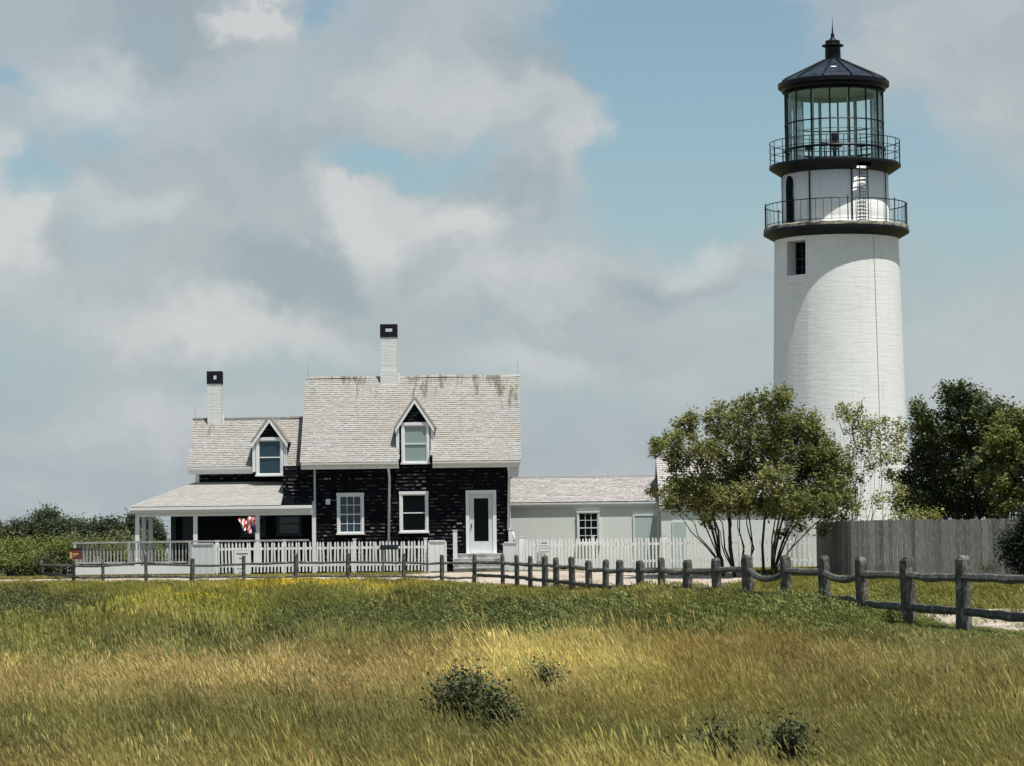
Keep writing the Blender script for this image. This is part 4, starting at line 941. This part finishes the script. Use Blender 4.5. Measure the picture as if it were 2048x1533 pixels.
def tree(name, label, cat, base, stems, clumps, mat, L, per, group=None, dens=1.0, trunk_r=.09, zsq=.85, twigs=True, spread=None, droop=0):
    """base: world xyz; stems: stem feet offsets; clumps: (px,py,Y,rpx)"""
    root = empty(name, base); tag(root, label, cat, group)
    tb = MB(); allc = []; vb = []; paths = []
    for (px, py, Y, rp) in clumps:
        C = at(px, py, Y); r_ = rp*Y/F; s_ = stems[min(range(len(stems)), key=lambda i: abs((stems[i][0]*2.2+base[0])-C.x)+random.uniform(0,.5))]
        f0 = Vector(base)+Vector((s_[0], s_[1], -.1)); d = C-f0
        pts = []; mids = 6
        if twigs and len(paths) > 4 and random.random() < .55:
            best = min(paths, key=lambda P_: (P_[3]-C).length); f0 = best[random.choice((2, 3, 3, 4))]; d = C-f0
        for i in range(mids+1):
            t = i/mids; q = f0+Vector((d.x*(t**1.25), d.y*(t**1.25), d.z*(t**.85)))
            if 0 < i < mids: q += Vector((noise.noise(q*1.3), noise.noise(q*1.3+Vector((9,3,1))), 0))*.22
            pts.append(q)
        paths.append(pts); tr_ = trunk_r*min(1, max(.4, r_/.8))*(1 if f0.z < base[2]+.2 else .55); tb.tube(pts, [tr_*(1-.82*i/mids) for i in range(mids+1)], 6)
        n_ = max(6, int(dens*30*r_*r_/.36)); tc_ = twig_centers(C, (r_, r_, r_*zsq), n_)
        allc.append(tc_); vb.append(np.clip(rng.uniform(0, 1)*.4+.6*rng.uniform(0, 1, n_), 0, 1))
        if twigs:
            for q in tc_[::3]:
                q = Vector(q); m0 = pts[-2].lerp(pts[-1], random.random()); tb.tube([m0, m0.lerp(q, .5)+Vector((0,0,.05)), q], [.016, .010, .004], 4, cap=False)
    tb.build('trunk', BARK, root)
    cc = np.concatenate(allc); vv = np.concatenate(vb); sp = spread or L*1.6
    V_, Q, v = leaves(cc, L, per, sp, vbase=vv)
    o = np_mesh('crown', V_-np.array(base), Q, v, mat, root); COL.objects.link(o); return root
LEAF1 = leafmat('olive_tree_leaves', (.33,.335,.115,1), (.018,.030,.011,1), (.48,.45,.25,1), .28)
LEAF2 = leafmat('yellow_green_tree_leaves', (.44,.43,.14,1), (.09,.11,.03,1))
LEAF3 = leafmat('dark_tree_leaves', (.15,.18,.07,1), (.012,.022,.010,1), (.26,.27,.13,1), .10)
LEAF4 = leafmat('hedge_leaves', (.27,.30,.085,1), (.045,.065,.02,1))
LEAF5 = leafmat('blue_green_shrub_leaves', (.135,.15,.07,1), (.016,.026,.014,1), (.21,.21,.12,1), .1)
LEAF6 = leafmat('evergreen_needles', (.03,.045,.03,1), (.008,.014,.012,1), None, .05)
bq = at(1500, 1148, 98.5); TB = (bq.x, 98.5, gz(bq.x, 98.5))
T1 = [(1345,880,26),(1320,893,18),(1375,850,26),(1400,905,36),(1355,925,28),(1350,975,30),(1395,975,34),(1340,1000,22),(1440,845,34),(1450,900,40),(1440,960,42),(1490,830,34),(1500,880,42),(1495,945,42),(1480,990,30),(1545,805,32),(1570,800,16),(1550,850,40),(1560,905,44),(1550,965,40),(1530,1010,26),(1600,850,36),(1610,900,42),(1610,955,40),(1640,890,32),(1655,935,32),(1650,975,32),(1600,1000,30),(1672,970,26),(1400,1010,24),(1450,1005,24),(1640,1005,24),(1625,855,20),(1675,905,16),(1305,985,9),(1310,905,10),(1500,800,14),(1440,815,12),(1385,832,13),(1570,785,10),(1370,1000,30),(1425,1000,30),(1480,1010,26),(1500,1000,30),(1560,1005,34),(1605,1015,28),(1650,1012,30),(1690,1000,22),(1580,1030,18),(1660,1030,16),(1415,1025,14),(1690,940,20),(1640,930,34),(1318,890,12)]
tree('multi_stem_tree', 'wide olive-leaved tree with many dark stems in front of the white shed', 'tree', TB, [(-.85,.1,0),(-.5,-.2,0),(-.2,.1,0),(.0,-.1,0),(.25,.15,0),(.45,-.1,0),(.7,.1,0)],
     [(a, b2, 98.5+random.uniform(-1.4,1.4), c_*.94) for (a, b2, c_) in T1+[(1600,1055,12),(1650,1060,12),(1565,1070,10),(1420,1045,12),(1690,1035,14)]], LEAF1, .125, 26, dens=2.15, trunk_r=.07, spread=.095)
bq = at(1690, 1100, 102); TB2 = (bq.x, 102.0, gz(bq.x, 102))
T2 = [(1690,830,18),(1715,818,14),(1705,850,24),(1735,860,20),(1745,845,12),(1690,815,10),(1725,895,24),(1765,870,18),(1775,840,15),(1790,870,20),(1800,850,12),(1770,905,22),(1795,905,18),(1745,930,18),(1700,910,16),(1680,945,18),(1780,940,18),(1720,960,10),(1690,985,26),(1710,1015,20),(1670,1010,24),(1760,1000,16),(1790,985,20)]
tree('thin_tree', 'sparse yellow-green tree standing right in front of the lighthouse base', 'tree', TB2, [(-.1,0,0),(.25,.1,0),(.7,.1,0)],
     [(a, b2, 102+random.uniform(-.9,.9), c_) for (a, b2, c_) in T2], LEAF2, .12, 18, dens=1.5, trunk_r=.035, spread=.10)
bq = at(1900, 1100, 104); TB3 = (bq.x, 104.0, gz(bq.x, 104))
T3 = [(1985,838,32),(1975,885,40),(1995,815,16),(1840,830,24),(1860,845,24),(1840,870,28),(1900,795,26),(1925,790,26),(1950,800,26),(1970,825,26),(1930,830,38),(1885,850,34),(1850,910,40),(1900,900,46),(1950,880,46),(1870,960,46),(1930,950,52),(1990,940,50),(1820,960,30),(1830,1005,34),(1880,1010,40),(1940,1010,46),(2000,1005,48),(1895,780,12),(1835,812,10),(1855,1000,40),(1800,1010,22)]
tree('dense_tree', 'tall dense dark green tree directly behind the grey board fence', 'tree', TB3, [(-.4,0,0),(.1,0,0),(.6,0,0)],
     [(a, b2, 104+random.uniform(-1.6,1.6), c_*.85) for (a, b2, c_) in T3], LEAF3, .15, 30, dens=1.9, trunk_r=.08, spread=.12)
bq = at(2040, 1100, 101); TB4 = (bq.x, 101.0, gz(bq.x, 101))
T4 = [(2025,850,34),(2000,880,34),(2060,850,44),(2020,900,42),(1985,910,26),(2060,920,46),(2030,960,46),(1990,965,36),(2070,990,46),(2020,820,16),(2030,1005,36),(2100,900,60),(2100,1000,60),(2000,840,14)]
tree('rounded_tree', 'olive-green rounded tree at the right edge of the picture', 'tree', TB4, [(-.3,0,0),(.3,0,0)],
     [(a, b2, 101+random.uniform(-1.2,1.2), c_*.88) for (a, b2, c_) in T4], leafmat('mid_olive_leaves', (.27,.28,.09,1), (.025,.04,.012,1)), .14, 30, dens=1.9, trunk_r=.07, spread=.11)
# undergrowth along the board fence top and evergreen in front of it
bq = at(1850, 1040, 96.5)
tree('low_bush', 'yellow-green bush peeping over the top of the grey board fence', 'bush', (at(1840,1030,97.5).x, 97.5, gz(bq.x, 97.5)), [(-.3,0,0),(.3,0,0)], [(x_, 1034, 97.5, 16) for x_ in range(1790, 1880, 14)]+[(x_, 1060, 97.5, 22) for x_ in range(1790, 1880, 20)], LEAF2, .09, 26, dens=1.4, trunk_r=.02)
bq = at(2045, 1140, 88)
tree('dark_evergreen', 'black-green evergreen bush in front of the board fence at the right edge', 'bush', (bq.x, 88.0, gz(bq.x, 88)), [(0,0,0)], [(2035,1085,88,22),(2050,1060,88,22),(2025,1105,88,18),(2045,1125,88,26),(2075,1090,88,34),(2060,1035,88,18),(2015,1088,88,10),(2075,1040,88,20)], LEAF6, .10, 60, dens=2.0, trunk_r=.05)
bq = at(1975, 1142, 93)
tree('small_bush', 'small dark weed clump at the foot of the grey board fence', 'bush', (bq.x, 93.0, gz(bq.x, 93)), [(0,0,0)], [(1965,1136,93,9),(1985,1134,93,9),(1975,1142,93,12)], LEAF5, .07, 12, dens=1.5, trunk_r=.015)
ORD = ['first','second','third','fourth','fifth','sixth','seventh','eighth','ninth','tenth','eleventh']
# hedge bushes on the left
def bush(label, px, ytop, Y, rpx, mat, L, n_cl=10, name='bush', group=None, ybot=None, per=30, dens=1.7, spiky=False):
    c0 = at(px, ytop, Y); b_ = (c0.x, Y, gz(c0.x, Y)); H = c0.z-b_[2]; cl = []; rw = rpx*Y/F
    root = empty(name, b_); tag(root, label, 'bush', group); tb = MB(); cs = []; vb = []
    for i in range(n_cl):
        a = random.uniform(-1, 1); f_ = math.sqrt(max(0, 1-a*a)); zz = b_[2]+H*(.28+.55*f_*random.uniform(.35,1)); r_ = min(H, rw)*random.uniform(.26,.40)
        C = Vector((b_[0]+a*rw*.78, Y+random.uniform(-.8,.8)*min(rw, 1.4), zz)); tb.tube([Vector(b_)+Vector((a*.3*rw,0,-.05)), Vector(b_).lerp(C, .5), C], [.03,.022,.01], 5)
        n_ = max(5, int(dens*30*r_*r_/.36)); cs.append(twig_centers(C, (r_*1.1, r_, r_), n_, .4)); vb.append(np.clip(random.random()*.4+.6*rng.uniform(0,1,n_), 0, 1))
        if spiky:
            for _ in range(6):
                q = C+Vector((random.uniform(-r_, r_), random.uniform(-r_, r_), r_*.6)); 
                k_ = np.array([q+Vector((0,0,j*.055)) for j in range(6)]); cs.append(k_); vb.append(np.full(6, .35))
    tb.build('stem', BARK, root); cc = np.concatenate(cs); vv = np.concatenate(vb); V_, Q, v = leaves(cc, L, per, L*1.5, vbase=vv)
    o = np_mesh('foliage', V_-np.array(b_), Q, v, mat, root); COL.objects.link(o); return root
hs = [(-30,1050,34),(20,1042,36),(62,1032,34),(95,1022,34),(128,1036,28),(150,1050,22),(178,1026,24),(212,1040,24),(245,1036,24),(275,1030,22),(300,1045,20)]
LEAF8 = leafmat('far_scrub_leaves', (.13,.15,.08,1), (.016,.026,.018,1), (.26,.27,.17,1), .1)
for i, (px, yt, rp) in enumerate(hs):
    bush('blue-green scrub bush in the far row, %s from the left' % ORD[i], px, yt, 131+random.uniform(-1,1), rp*1.15, LEAF8, .13, 9, 'scrub_bush', 'far blue-green scrub bushes left of the porch', spiky=True)
LEAF7 = leafmat('light_scrub_leaves', (.24,.25,.13,1), (.07,.09,.045,1))
for i, (px, yt, rp) in enumerate([(140,1060,26),(190,1062,26),(240,1056,26),(285,1058,22)]):
    bush('pale olive scrub bush behind the deck railing, %s from the left' % ORD[i], px, yt, 126+random.uniform(-1,1), rp*1.2, LEAF7, .12, 9, 'scrub_bush', 'pale olive scrub bushes behind the deck')
for i, (px, yt, rp) in enumerate([(-25,1072,40),(30,1070,44),(80,1074,42),(125,1076,40),(165,1080,34),(205,1086,36),(250,1090,34),(300,1094,34)]):
    bush('bright green bush in the near hedge row, %s from the left' % ORD[i], px, yt, 119+random.uniform(-1.2,1.2), rp*1.1, LEAF4, .11, 13, 'hedge_bush', 'bright green bushes of the near hedge row on the left')
for i, (px, yt, rp) in enumerate([(-20,1112,40),(25,1108,36),(62,1116,30),(100,1114,30)]):
    bush('dark green low bush at the foot of the hedge, %s from the left' % ORD[i], px, yt, 109+random.uniform(-.8,.8), rp*1.15, LEAF5 if i == 3 else LEAF4, .10, 9, 'hedge_bush', 'dark green low bushes at the foot of the hedge')
# shrubs standing in the meadow
for (lab, px, yt, Y, rp, L) in (('grey-green leafy shrub in the middle of the foreground grass', 930, 1330, 23.5, 72, .045), ('small grey-green shrub just right of the middle foreground shrub', 1000, 1362, 23.0, 36, .04),
        ('small thin shrub at the right of the pale straw patch', 1092, 1305, 27, 26, .04), ('left one of two low shrubs in the lower right grass', 1440, 1418, 20.8, 54, .038), ('right one of two low shrubs in the lower right grass', 1565, 1414, 20.9, 58, .038),
        ('dark low shrub at the left edge near the path end', 22, 1190, 72, 45, .07), ('dark weedy shrub on the left slope', 70, 1178, 80, 32, .07), ('flat dark shrub in the left green band', 245, 1226, 45, 46, .055),
        ('dark shrub tuft just below the yellow flower streak', 405, 1186, 70, 26, .06), ('bright yellow-green shrub at the foot of the split-rail fence', 1292, 1172, 62, 20, .05)):
    bush(lab, px, yt, Y, rp, LEAF2 if 'yellow' in lab else LEAF5, L, 13, 'meadow_shrub', per=18, dens=14 if Y < 32 else 5)
# ------------------------------------------------------------------ meadow grass (instanced tufts)
GRASS = bpy.data.materials.new('meadow_grass_blades'); GRASS.use_nodes = True; nn = NT(GRASS.node_tree); b = nn.n['Principled BSDF']
ti = attr(nn, 'tint', 'INSTANCER').outputs['Color']; v = attr(nn, 'v').outputs['Fac']; h = attr(nn, 'h').outputs['Fac']
c = nn.mix(v, nn.mix(1.0, ti, (.30,.34,.28,1), 'MULTIPLY'), nn.mix(1.0, ti, (1.75,1.72,1.75,1), 'MULTIPLY'))
c = nn.mix(nn.rng(h, 0, .6), nn.mix(.6, c, (.07,.085,.025,1)), c)          # greener stalk bases
nn.put(b.inputs['Base Color'], c); b.inputs['Roughness'].default_value = .6; b.inputs['Specular IOR Level'].default_value = .25
t = nn.new('ShaderNodeBsdfTranslucent'); nn.put(t.inputs[0], c); mx = nn.new('ShaderNodeMixShader'); mx.inputs[0].default_value = .3
nn.put(mx.inputs[1], b.outputs[0]); nn.put(mx.inputs[2], t); nn.put(nn.n['Material Output'].inputs[0], mx)
def tuft(name, nb, rad, hmin, hmax, wid, lean, heads, seg=3, hw=.010, hl=.06):
    V_ = []; Q = []; vals = []; hh = []
    for i in range(nb):
        a = random.uniform(0, 6.28); r0 = rad*math.sqrt(random.random()); x, y = r0*math.cos(a), r0*math.sin(a)
        H = random.uniform(hmin, hmax); fa = random.uniform(0, 6.28); w_ = wid*random.uniform(.7,1.3); la = random.uniform(0, 6.28); ll = random.gauss(0, .35)*lean*.8
        bx_, by_ = -lean*random.uniform(.4,1.4)+ll*math.cos(la), ll*math.sin(la); val = random.random(); n0 = len(V_)
        for s_ in range(seg+1):
            t_ = s_/seg; px_ = x+bx_*H*t_*t_; py_ = y+by_*H*t_*t_; pz_ = H*t_*(1-.12*t_*abs(bx_)); ww = w_*(1-.75*t_)
            V_ += [(px_-ww*math.cos(fa)/2, py_-ww*math.sin(fa)/2, pz_), (px_+ww*math.cos(fa)/2, py_+ww*math.sin(fa)/2, pz_)]; hh += [t_, t_]
        for s_ in range(seg): q = n0+2*s_; Q.append((q, q+1, q+3, q+2)); vals.append(val)
        if random.random() < heads:      # seed head: two crossed slim diamonds
            tip = (px_, py_, pz_); dxh, dyh = bx_*.9, by_*.9; L_ = hl*random.uniform(.6,1.4)
            for fb_ in (0, 1.57):
                n0 = len(V_); ca, sa = math.cos(fa+fb_)*hw/2, math.sin(fa+fb_)*hw/2
                V_ += [tip, (tip[0]+dxh*L_*.4+ca, tip[1]+dyh*L_*.4+sa, tip[2]+L_*.4), (tip[0]+dxh*L_, tip[1]+dyh*L_, tip[2]+L_*.85), (tip[0]+dxh*L_*.4-ca, tip[1]+dyh*L_*.4-sa, tip[2]+L_*.4)]
                hh += [1.2]*4; Q.append((n0, n0+1, n0+2, n0+3)); vals.append(min(1, val*.4+.75))
    return np_mesh(name, np.array(V_), np.array(Q), np.array(vals), GRASS, h=np.array(hh))
def herb(name, nst, rad, hmin, hmax, L):
    cs = []
    for i in range(nst):
        a = random.uniform(0, 6.28); r0 = rad*math.sqrt(random.random()); H = random.uniform(hmin, hmax)
        for j in range(5): t_ = (j+1)/5; cs.append((r0*math.cos(a)*(.7+.5*t_), r0*math.sin(a)*(.7+.5*t_), H*t_))
    V_, Q, v_ = leaves(np.array(cs), L, 5, L*.8, up=.4); hh = np.clip(V_[:, 2]/hmax*1.1, 0, 1.2)
    return np_mesh(name, V_, Q, v_, GRASS, h=hh)
protos = [tuft('a_grass', 46, .17, .18, .50, .0062, .70, .5, hw=.010, hl=.06), tuft('b_grass', 40, .16, .22, .54, .0055, .60, .9, hl=.085, hw=.013), tuft('c_grass', 55, .17, .14, .32, .009, .3, .1),
          tuft('d_grass', 40, .30, .20, .42, .016, .4, .5, seg=2, hw=.025, hl=.09), tuft('e_grass', 40, .30, .14, .30, .018, .3, .1, seg=2), herb('f_herb', 12, .16, .15, .34, .038), herb('g_herb', 14, .26, .10, .40, .048), tuft('h_stalk', 7, .12, .42, .72, .004, .62, 1.0, hl=.10, hw=.013)]
pc = bpy.data.collections.new('tuft_library')
for o in protos: pc.objects.link(o)
# colour zones in photo columns/rows: (px, py, rx, ry, weight, colour)
BASE = [(1150, (.17,.155,.05)), (1185, (.15,.15,.05)), (1225, (.10,.12,.045)), (1280, (.12,.125,.05)), (1310, (.20,.17,.08)), (1390, (.18,.155,.07)), (1430, (.15,.14,.06)), (1480, (.20,.18,.085)), (1540, (.25,.22,.105))]
ZN = [(350,1345,440,42,1.5,(.27,.222,.125)),(640,1330,320,36,1.3,(.28,.23,.13)),(80,1370,200,50,.9,(.29,.23,.12)),(1140,1300,130,42,1.8,(.40,.36,.19)),(1200,1330,60,30,.6,(.42,.36,.19)),(860,1300,160,35,.8,(.25,.20,.10)),
      (330,1232,90,20,1.6,(.38,.33,.12)),(120,1250,110,16,1.0,(.28,.26,.09)),(60,1305,140,20,.8,(.25,.24,.09)),(230,1240,100,18,.6,(.06,.085,.035)),(430,1260,250,26,1.0,(.085,.10,.042)),(750,1245,200,24,1.2,(.095,.108,.042)),(300,1285,200,12,1.0,(.11,.13,.05)),(620,1275,160,12,1.2,(.10,.125,.045)),
      (1050,1212,260,24,1.2,(.10,.112,.042)),(1490,1212,230,30,2.2,(.115,.128,.042)),(1290,1200,50,14,1.5,(.20,.20,.05)),(30,1210,70,22,1.4,(.05,.065,.035)),(1600,1290,220,30,.9,(.19,.13,.06)),(1400,1280,200,30,.8,(.22,.16,.07)),(1900,1290,150,40,.9,(.22,.20,.11)),(1750,1300,200,40,.5,(.22,.19,.10)),
      (1300,1350,200,40,.6,(.21,.18,.07)),(960,1400,120,50,.8,(.08,.09,.045)),(450,1420,260,36,.9,(.10,.11,.045)),(80,1430,140,26,.8,(.08,.095,.04)),(100,1490,160,40,.7,(.15,.12,.055)),(1500,1440,200,30,.9,(.085,.10,.045)),(1150,1400,200,36,.6,(.13,.12,.045)),
      (1800,1400,220,50,.6,(.24,.22,.10)),(1900,1480,200,50,.5,(.17,.16,.06)),(1300,1500,300,40,.6,(.25,.22,.09)),(700,1490,250,40,.6,(.20,.18,.07)),(1250,1185,60,12,.9,(.28,.22,.12)),(750,1180,200,10,.8,(.22,.20,.08)),(640,1170,120,7,1.1,(.40,.31,.04)),(380,1206,110,9,.8,(.32,.31,.06)),(1650,1450,250,40,.5,(.12,.13,.06)),(850,1460,260,22,.6,(.11,.11,.05)),(300,1500,260,30,.5,(.24,.21,.10)),(1800,1195,200,20,1.3,(.12,.14,.045)),(1000,1285,120,12,.7,(.26,.19,.08)),
      (1420,1420,160,14,.8,(.10,.11,.05)),(600,1385,160,22,.5,(.13,.13,.05))]
def zones(px, py):
    ysb = np.array([q[0] for q in BASE]); cb = np.array([q[1] for q in BASE]); c_ = np.stack([np.interp(py, ysb, cb[:, k]) for k in range(3)], 1); wsum = np.ones(len(px))
    jx = 60*np.sin(py*.045+px*.011)+30*np.sin(px*.05); jy = 9*np.sin(px*.021+1)+6*np.sin(px*.067+py*.03)
    acc = c_.copy()
    for (x, y, rx_, ry_, w_, col) in ZN:
        g_ = w_*2.0*np.exp(-(((px+jx-x)/rx_)**2+((py+jy-y)/ry_)**2)); acc += g_[:, None]*np.array(col); wsum += g_
    return acc/wsum[:, None]
FXa = np.array([q[0] for q in FXY]); FYa = np.array([q[1] for q in FXY])
pts = []; attrs = []
def scatter(y0, y1, dns):
    A_ = .5*(y1*y1-y0*y0)*.372+(y1-y0)*3; N = int(A_*dns)
    y = np.sqrt(rng.uniform(y0*y0, y1*y1, N)); x = rng.uniform(-.186, .186, N)*y+rng.uniform(-1.2, 1.2, N); return x, y
allx = []; ally = []; alls = []; band = []
for (y0, y1, dn, sc, bd) in ((14.5,24,74,.74,0),(24,34,66,.80,0),(34,48,40,.90,1),(48,70,17,1.05,1),(70,104.5,12,.95,1)):
    x, y = scatter(y0, y1, dn); allx.append(x); ally.append(y); alls.append(np.full(len(x), sc)); band.append(np.full(len(x), bd))
x = np.concatenate(allx); y = np.concatenate(ally); sc = np.concatenate(alls); bd = np.concatenate(band)
onp = inpoly(x+.2*dens(x*3, y*3), y+.2*dens(y*3, x*3), PATHP)
behind = (y > np.interp(x, FXa[::-1], FYa[::-1])+.4) & ~((x > 6.2) & (y < 48))
keep = ~(onp & (rng.uniform(0, 1, len(x)) < .97)) & ~((y > 103.9) & (x > -16) & (x < -.0) & (rng.uniform(0,1,len(x)) < .5))
x, y, sc, bd, behind = x[keep], y[keep], sc[keep], bd[keep], behind[keep]; N = len(x); z_ = gzn(x, y)
M3 = np.array(RMi); q = (np.stack([x, y, z_+.44], 1)-np.array(CP)) @ M3.T; kk = F/-q[:, 2]; px = 1024+q[:, 0]*kk; py = 766.5-q[:, 1]*kk
tint = zones(px, py)
pn = np.sin(x*1.9+np.sin(y*1.3)*2)*np.sin(y*1.1+np.sin(x*.8)*2)
tint *= 1.27*np.array([1.0,1.0,.78])
pn2 = np.sin(x*4.3+2*np.sin(y*1.9))*np.sin(y*2.3+2*np.sin(x*1.7+1))
tint *= (1+.20*pn+.16*pn2)[:, None]*rng.uniform(.68, 1.36, N)[:, None]; tint *= rng.uniform(.93, 1.07, (N, 3))
green = tint[:, 1] > tint[:, 0]*1.03
herbz = green & (rng.uniform(0,1,N) < np.where((px > 820) & (py > 1170), .62+.3*np.sign(pn2), .22)) & (py < 1290)
straw = tint[:, 0] > .36
idx = np.where(bd == 0, np.where(straw | (rng.uniform(0,1,N) < .4), 1, 0), 3); idx = np.where((bd == 0) & green, np.where(rng.uniform(0,1,N) < .35, 5, 2), idx)
idx = np.where((bd == 1) & green, 4, idx); idx = np.where(herbz, np.where(bd == 1, 6, 5), idx)
hsc = sc*rng.uniform(.6, 1.25, N)*(1+.16*np.sin(x*.7+y*.45)+.2*pn2); hsc *= np.where(green & (y > 40), 1+.35*np.sin(x*2.7+y*.6)*np.sin(y*.9+x), 1); hsc *= np.where(y > 88, .62, 1)*np.where(behind & (y < 88), .7, 1)
# tall leafy mass in front of the fence between the near posts
skx = [0, 860, 900, 1000, 1060, 1230, 1275, 1300, 1330, 1440, 1600, 1690, 1730, 1780, 2048]
sky_ = [1166, 1164, 1172, 1180, 1190, 1188, 1176, 1172, 1188, 1180, 1182, 1194, 1246, 1260, 1276]
lim = np.interp(px, skx, sky_)+5*np.sin(px*.09)+rng.normal(0, 4, N)
idx = np.where((bd == 0) & ~green & (rng.uniform(0,1,N) < .13), 7, idx)
HM = np.array([.50,.54,.32,.42,.30,.34,.40,.70])[idx]
hor = 1110+(1024-px)*.0122; ztop = CAMZ-(lim-hor)/6000*y
hsc = np.where(behind & (y < 88), np.minimum(hsc, 1.0), np.minimum(hsc, np.maximum(.10, (ztop-z_))/HM))
hsc = np.where(y > 98, np.minimum(hsc, .3), hsc)
def instancer(name, sel, label, cat, tintv=None):
    me = bpy.data.meshes.new(name); M = int(sel.sum()); me.vertices.add(M)
    me.vertices.foreach_set('co', np.stack([x[sel], y[sel], z_[sel]-.01], 1).astype(np.float32).ravel())
    def A(nm, typ, arr, key='value'): a = me.attributes.new(nm, typ, 'POINT'); a.data.foreach_set(key, arr.astype(np.float32 if typ != 'INT' else np.int32).ravel())
    A('idx', 'INT', idx[sel]); rot = np.stack([rng.normal(0,.06,M), rng.normal(0,.06,M), rng.normal(0,.55,M)], 1); A('rot', 'FLOAT_VECTOR', rot, 'vector')
    s3 = np.stack([sc[sel]*rng.uniform(.9,1.2,M), sc[sel]*rng.uniform(.9,1.2,M), hsc[sel]], 1); A('scl', 'FLOAT_VECTOR', s3, 'vector')
    tv = np.concatenate([tint[sel] if tintv is None else tintv[sel], np.ones((M,1))], 1); A('tint', 'FLOAT_COLOR', tv, 'color')
    o = bpy.data.objects.new(name, me); COL.objects.link(o); tag(o, label, cat, kind='stuff')
    ng = bpy.data.node_groups.new(name, 'GeometryNodeTree'); ng.interface.new_socket('Geometry', in_out='INPUT', socket_type='NodeSocketGeometry'); ng.interface.new_socket('Geometry', in_out='OUTPUT', socket_type='NodeSocketGeometry')
    gi = ng.nodes.new('NodeGroupInput'); go = ng.nodes.new('NodeGroupOutput'); ip = ng.nodes.new('GeometryNodeInstanceOnPoints'); ci = ng.nodes.new('GeometryNodeCollectionInfo')
    ci.inputs['Collection'].default_value = pc; ci.inputs['Separate Children'].default_value = True; ci.inputs['Reset Children'].default_value = True; ip.inputs['Pick Instance'].default_value = True
    def NA(nm, typ): a = ng.nodes.new('GeometryNodeInputNamedAttribute'); a.data_type = typ; a.inputs[0].default_value = nm; return [s_ for s_ in a.outputs if s_.enabled][0]
    l = ng.links; l.new(gi.outputs[0], ip.inputs['Points']); l.new(ci.outputs[0], ip.inputs['Instance']); l.new(NA('idx','INT'), ip.inputs['Instance Index'])
    l.new(NA('rot','FLOAT_VECTOR'), ip.inputs['Rotation']); l.new(NA('scl','FLOAT_VECTOR'), ip.inputs['Scale']); l.new(ip.outputs[0], go.inputs[0])
    md = o.modifiers.new('tufts', 'NODES'); md.node_group = ng; return o
isherb = (idx == 5) | (idx == 6)
instancer('meadow_grass', ~isherb, 'tall wild grass in straw, russet and green patches over the foreground', 'grass')
instancer('leafy_ground_cover', isherb, 'low leafy green weeds between the grass and the split-rail fence', 'ground cover')
# yellow flowers: two streaks
fx = []; 
for (cx_, cy_, rx_, ry_, nn_) in ((610,1171,105,7,3600),(380,1203,85,7,1500),(480,1178,60,5,300),(300,1212,40,5,150)):
    for _ in range(nn_):
        px_, py_ = random.gauss(cx_, rx_*.55), random.gauss(cy_, ry_*.6)
        d = ray(px_, py_); 
        t_ = 20.0; hit = None
        while t_ < 100:
            q = CP+d*(t_/d.y)
            if q.z < gz(q.x, q.y)+.34*(1 if t_ < 88 else .5): hit = q; break
            t_ += .5
        if hit: fx.append(hit)
m = MB()
for q in fx:
    s_ = .05*random.uniform(.6,1.4); z0 = q.z+random.uniform(-.02,.10); n0 = len(m.v)
    m.add([(q.x-s_/2,q.y,z0),(q.x,q.y-s_/2,z0+.01),(q.x+s_/2,q.y,z0),(q.x,q.y+s_/2,z0+.01),(q.x,q.y,z0+s_*.5),(q.x,q.y,z0-s_*.3)], [(0,1,4),(1,2,4),(2,3,4),(3,0,4),(1,0,5),(2,1,5),(3,2,5),(0,3,5)])
YELF, _, _ = pmat('yellow_flower_petals', (.50,.36,.02,1), .6, .2)
tag(m.build('yellow_wildflowers', YELF), 'streaks of tiny yellow wildflowers in the left meadow', 'flowers', kind='stuff')
S.cycles.max_bounces = 6; S.cycles.diffuse_bounces = 3; S.cycles.glossy_bounces = 3; S.cycles.transparent_max_bounces = 12; S.cycles.transmission_bounces = 4
try: S.cycles.use_denoising = True
except Exception: pass
print('tufts', N)
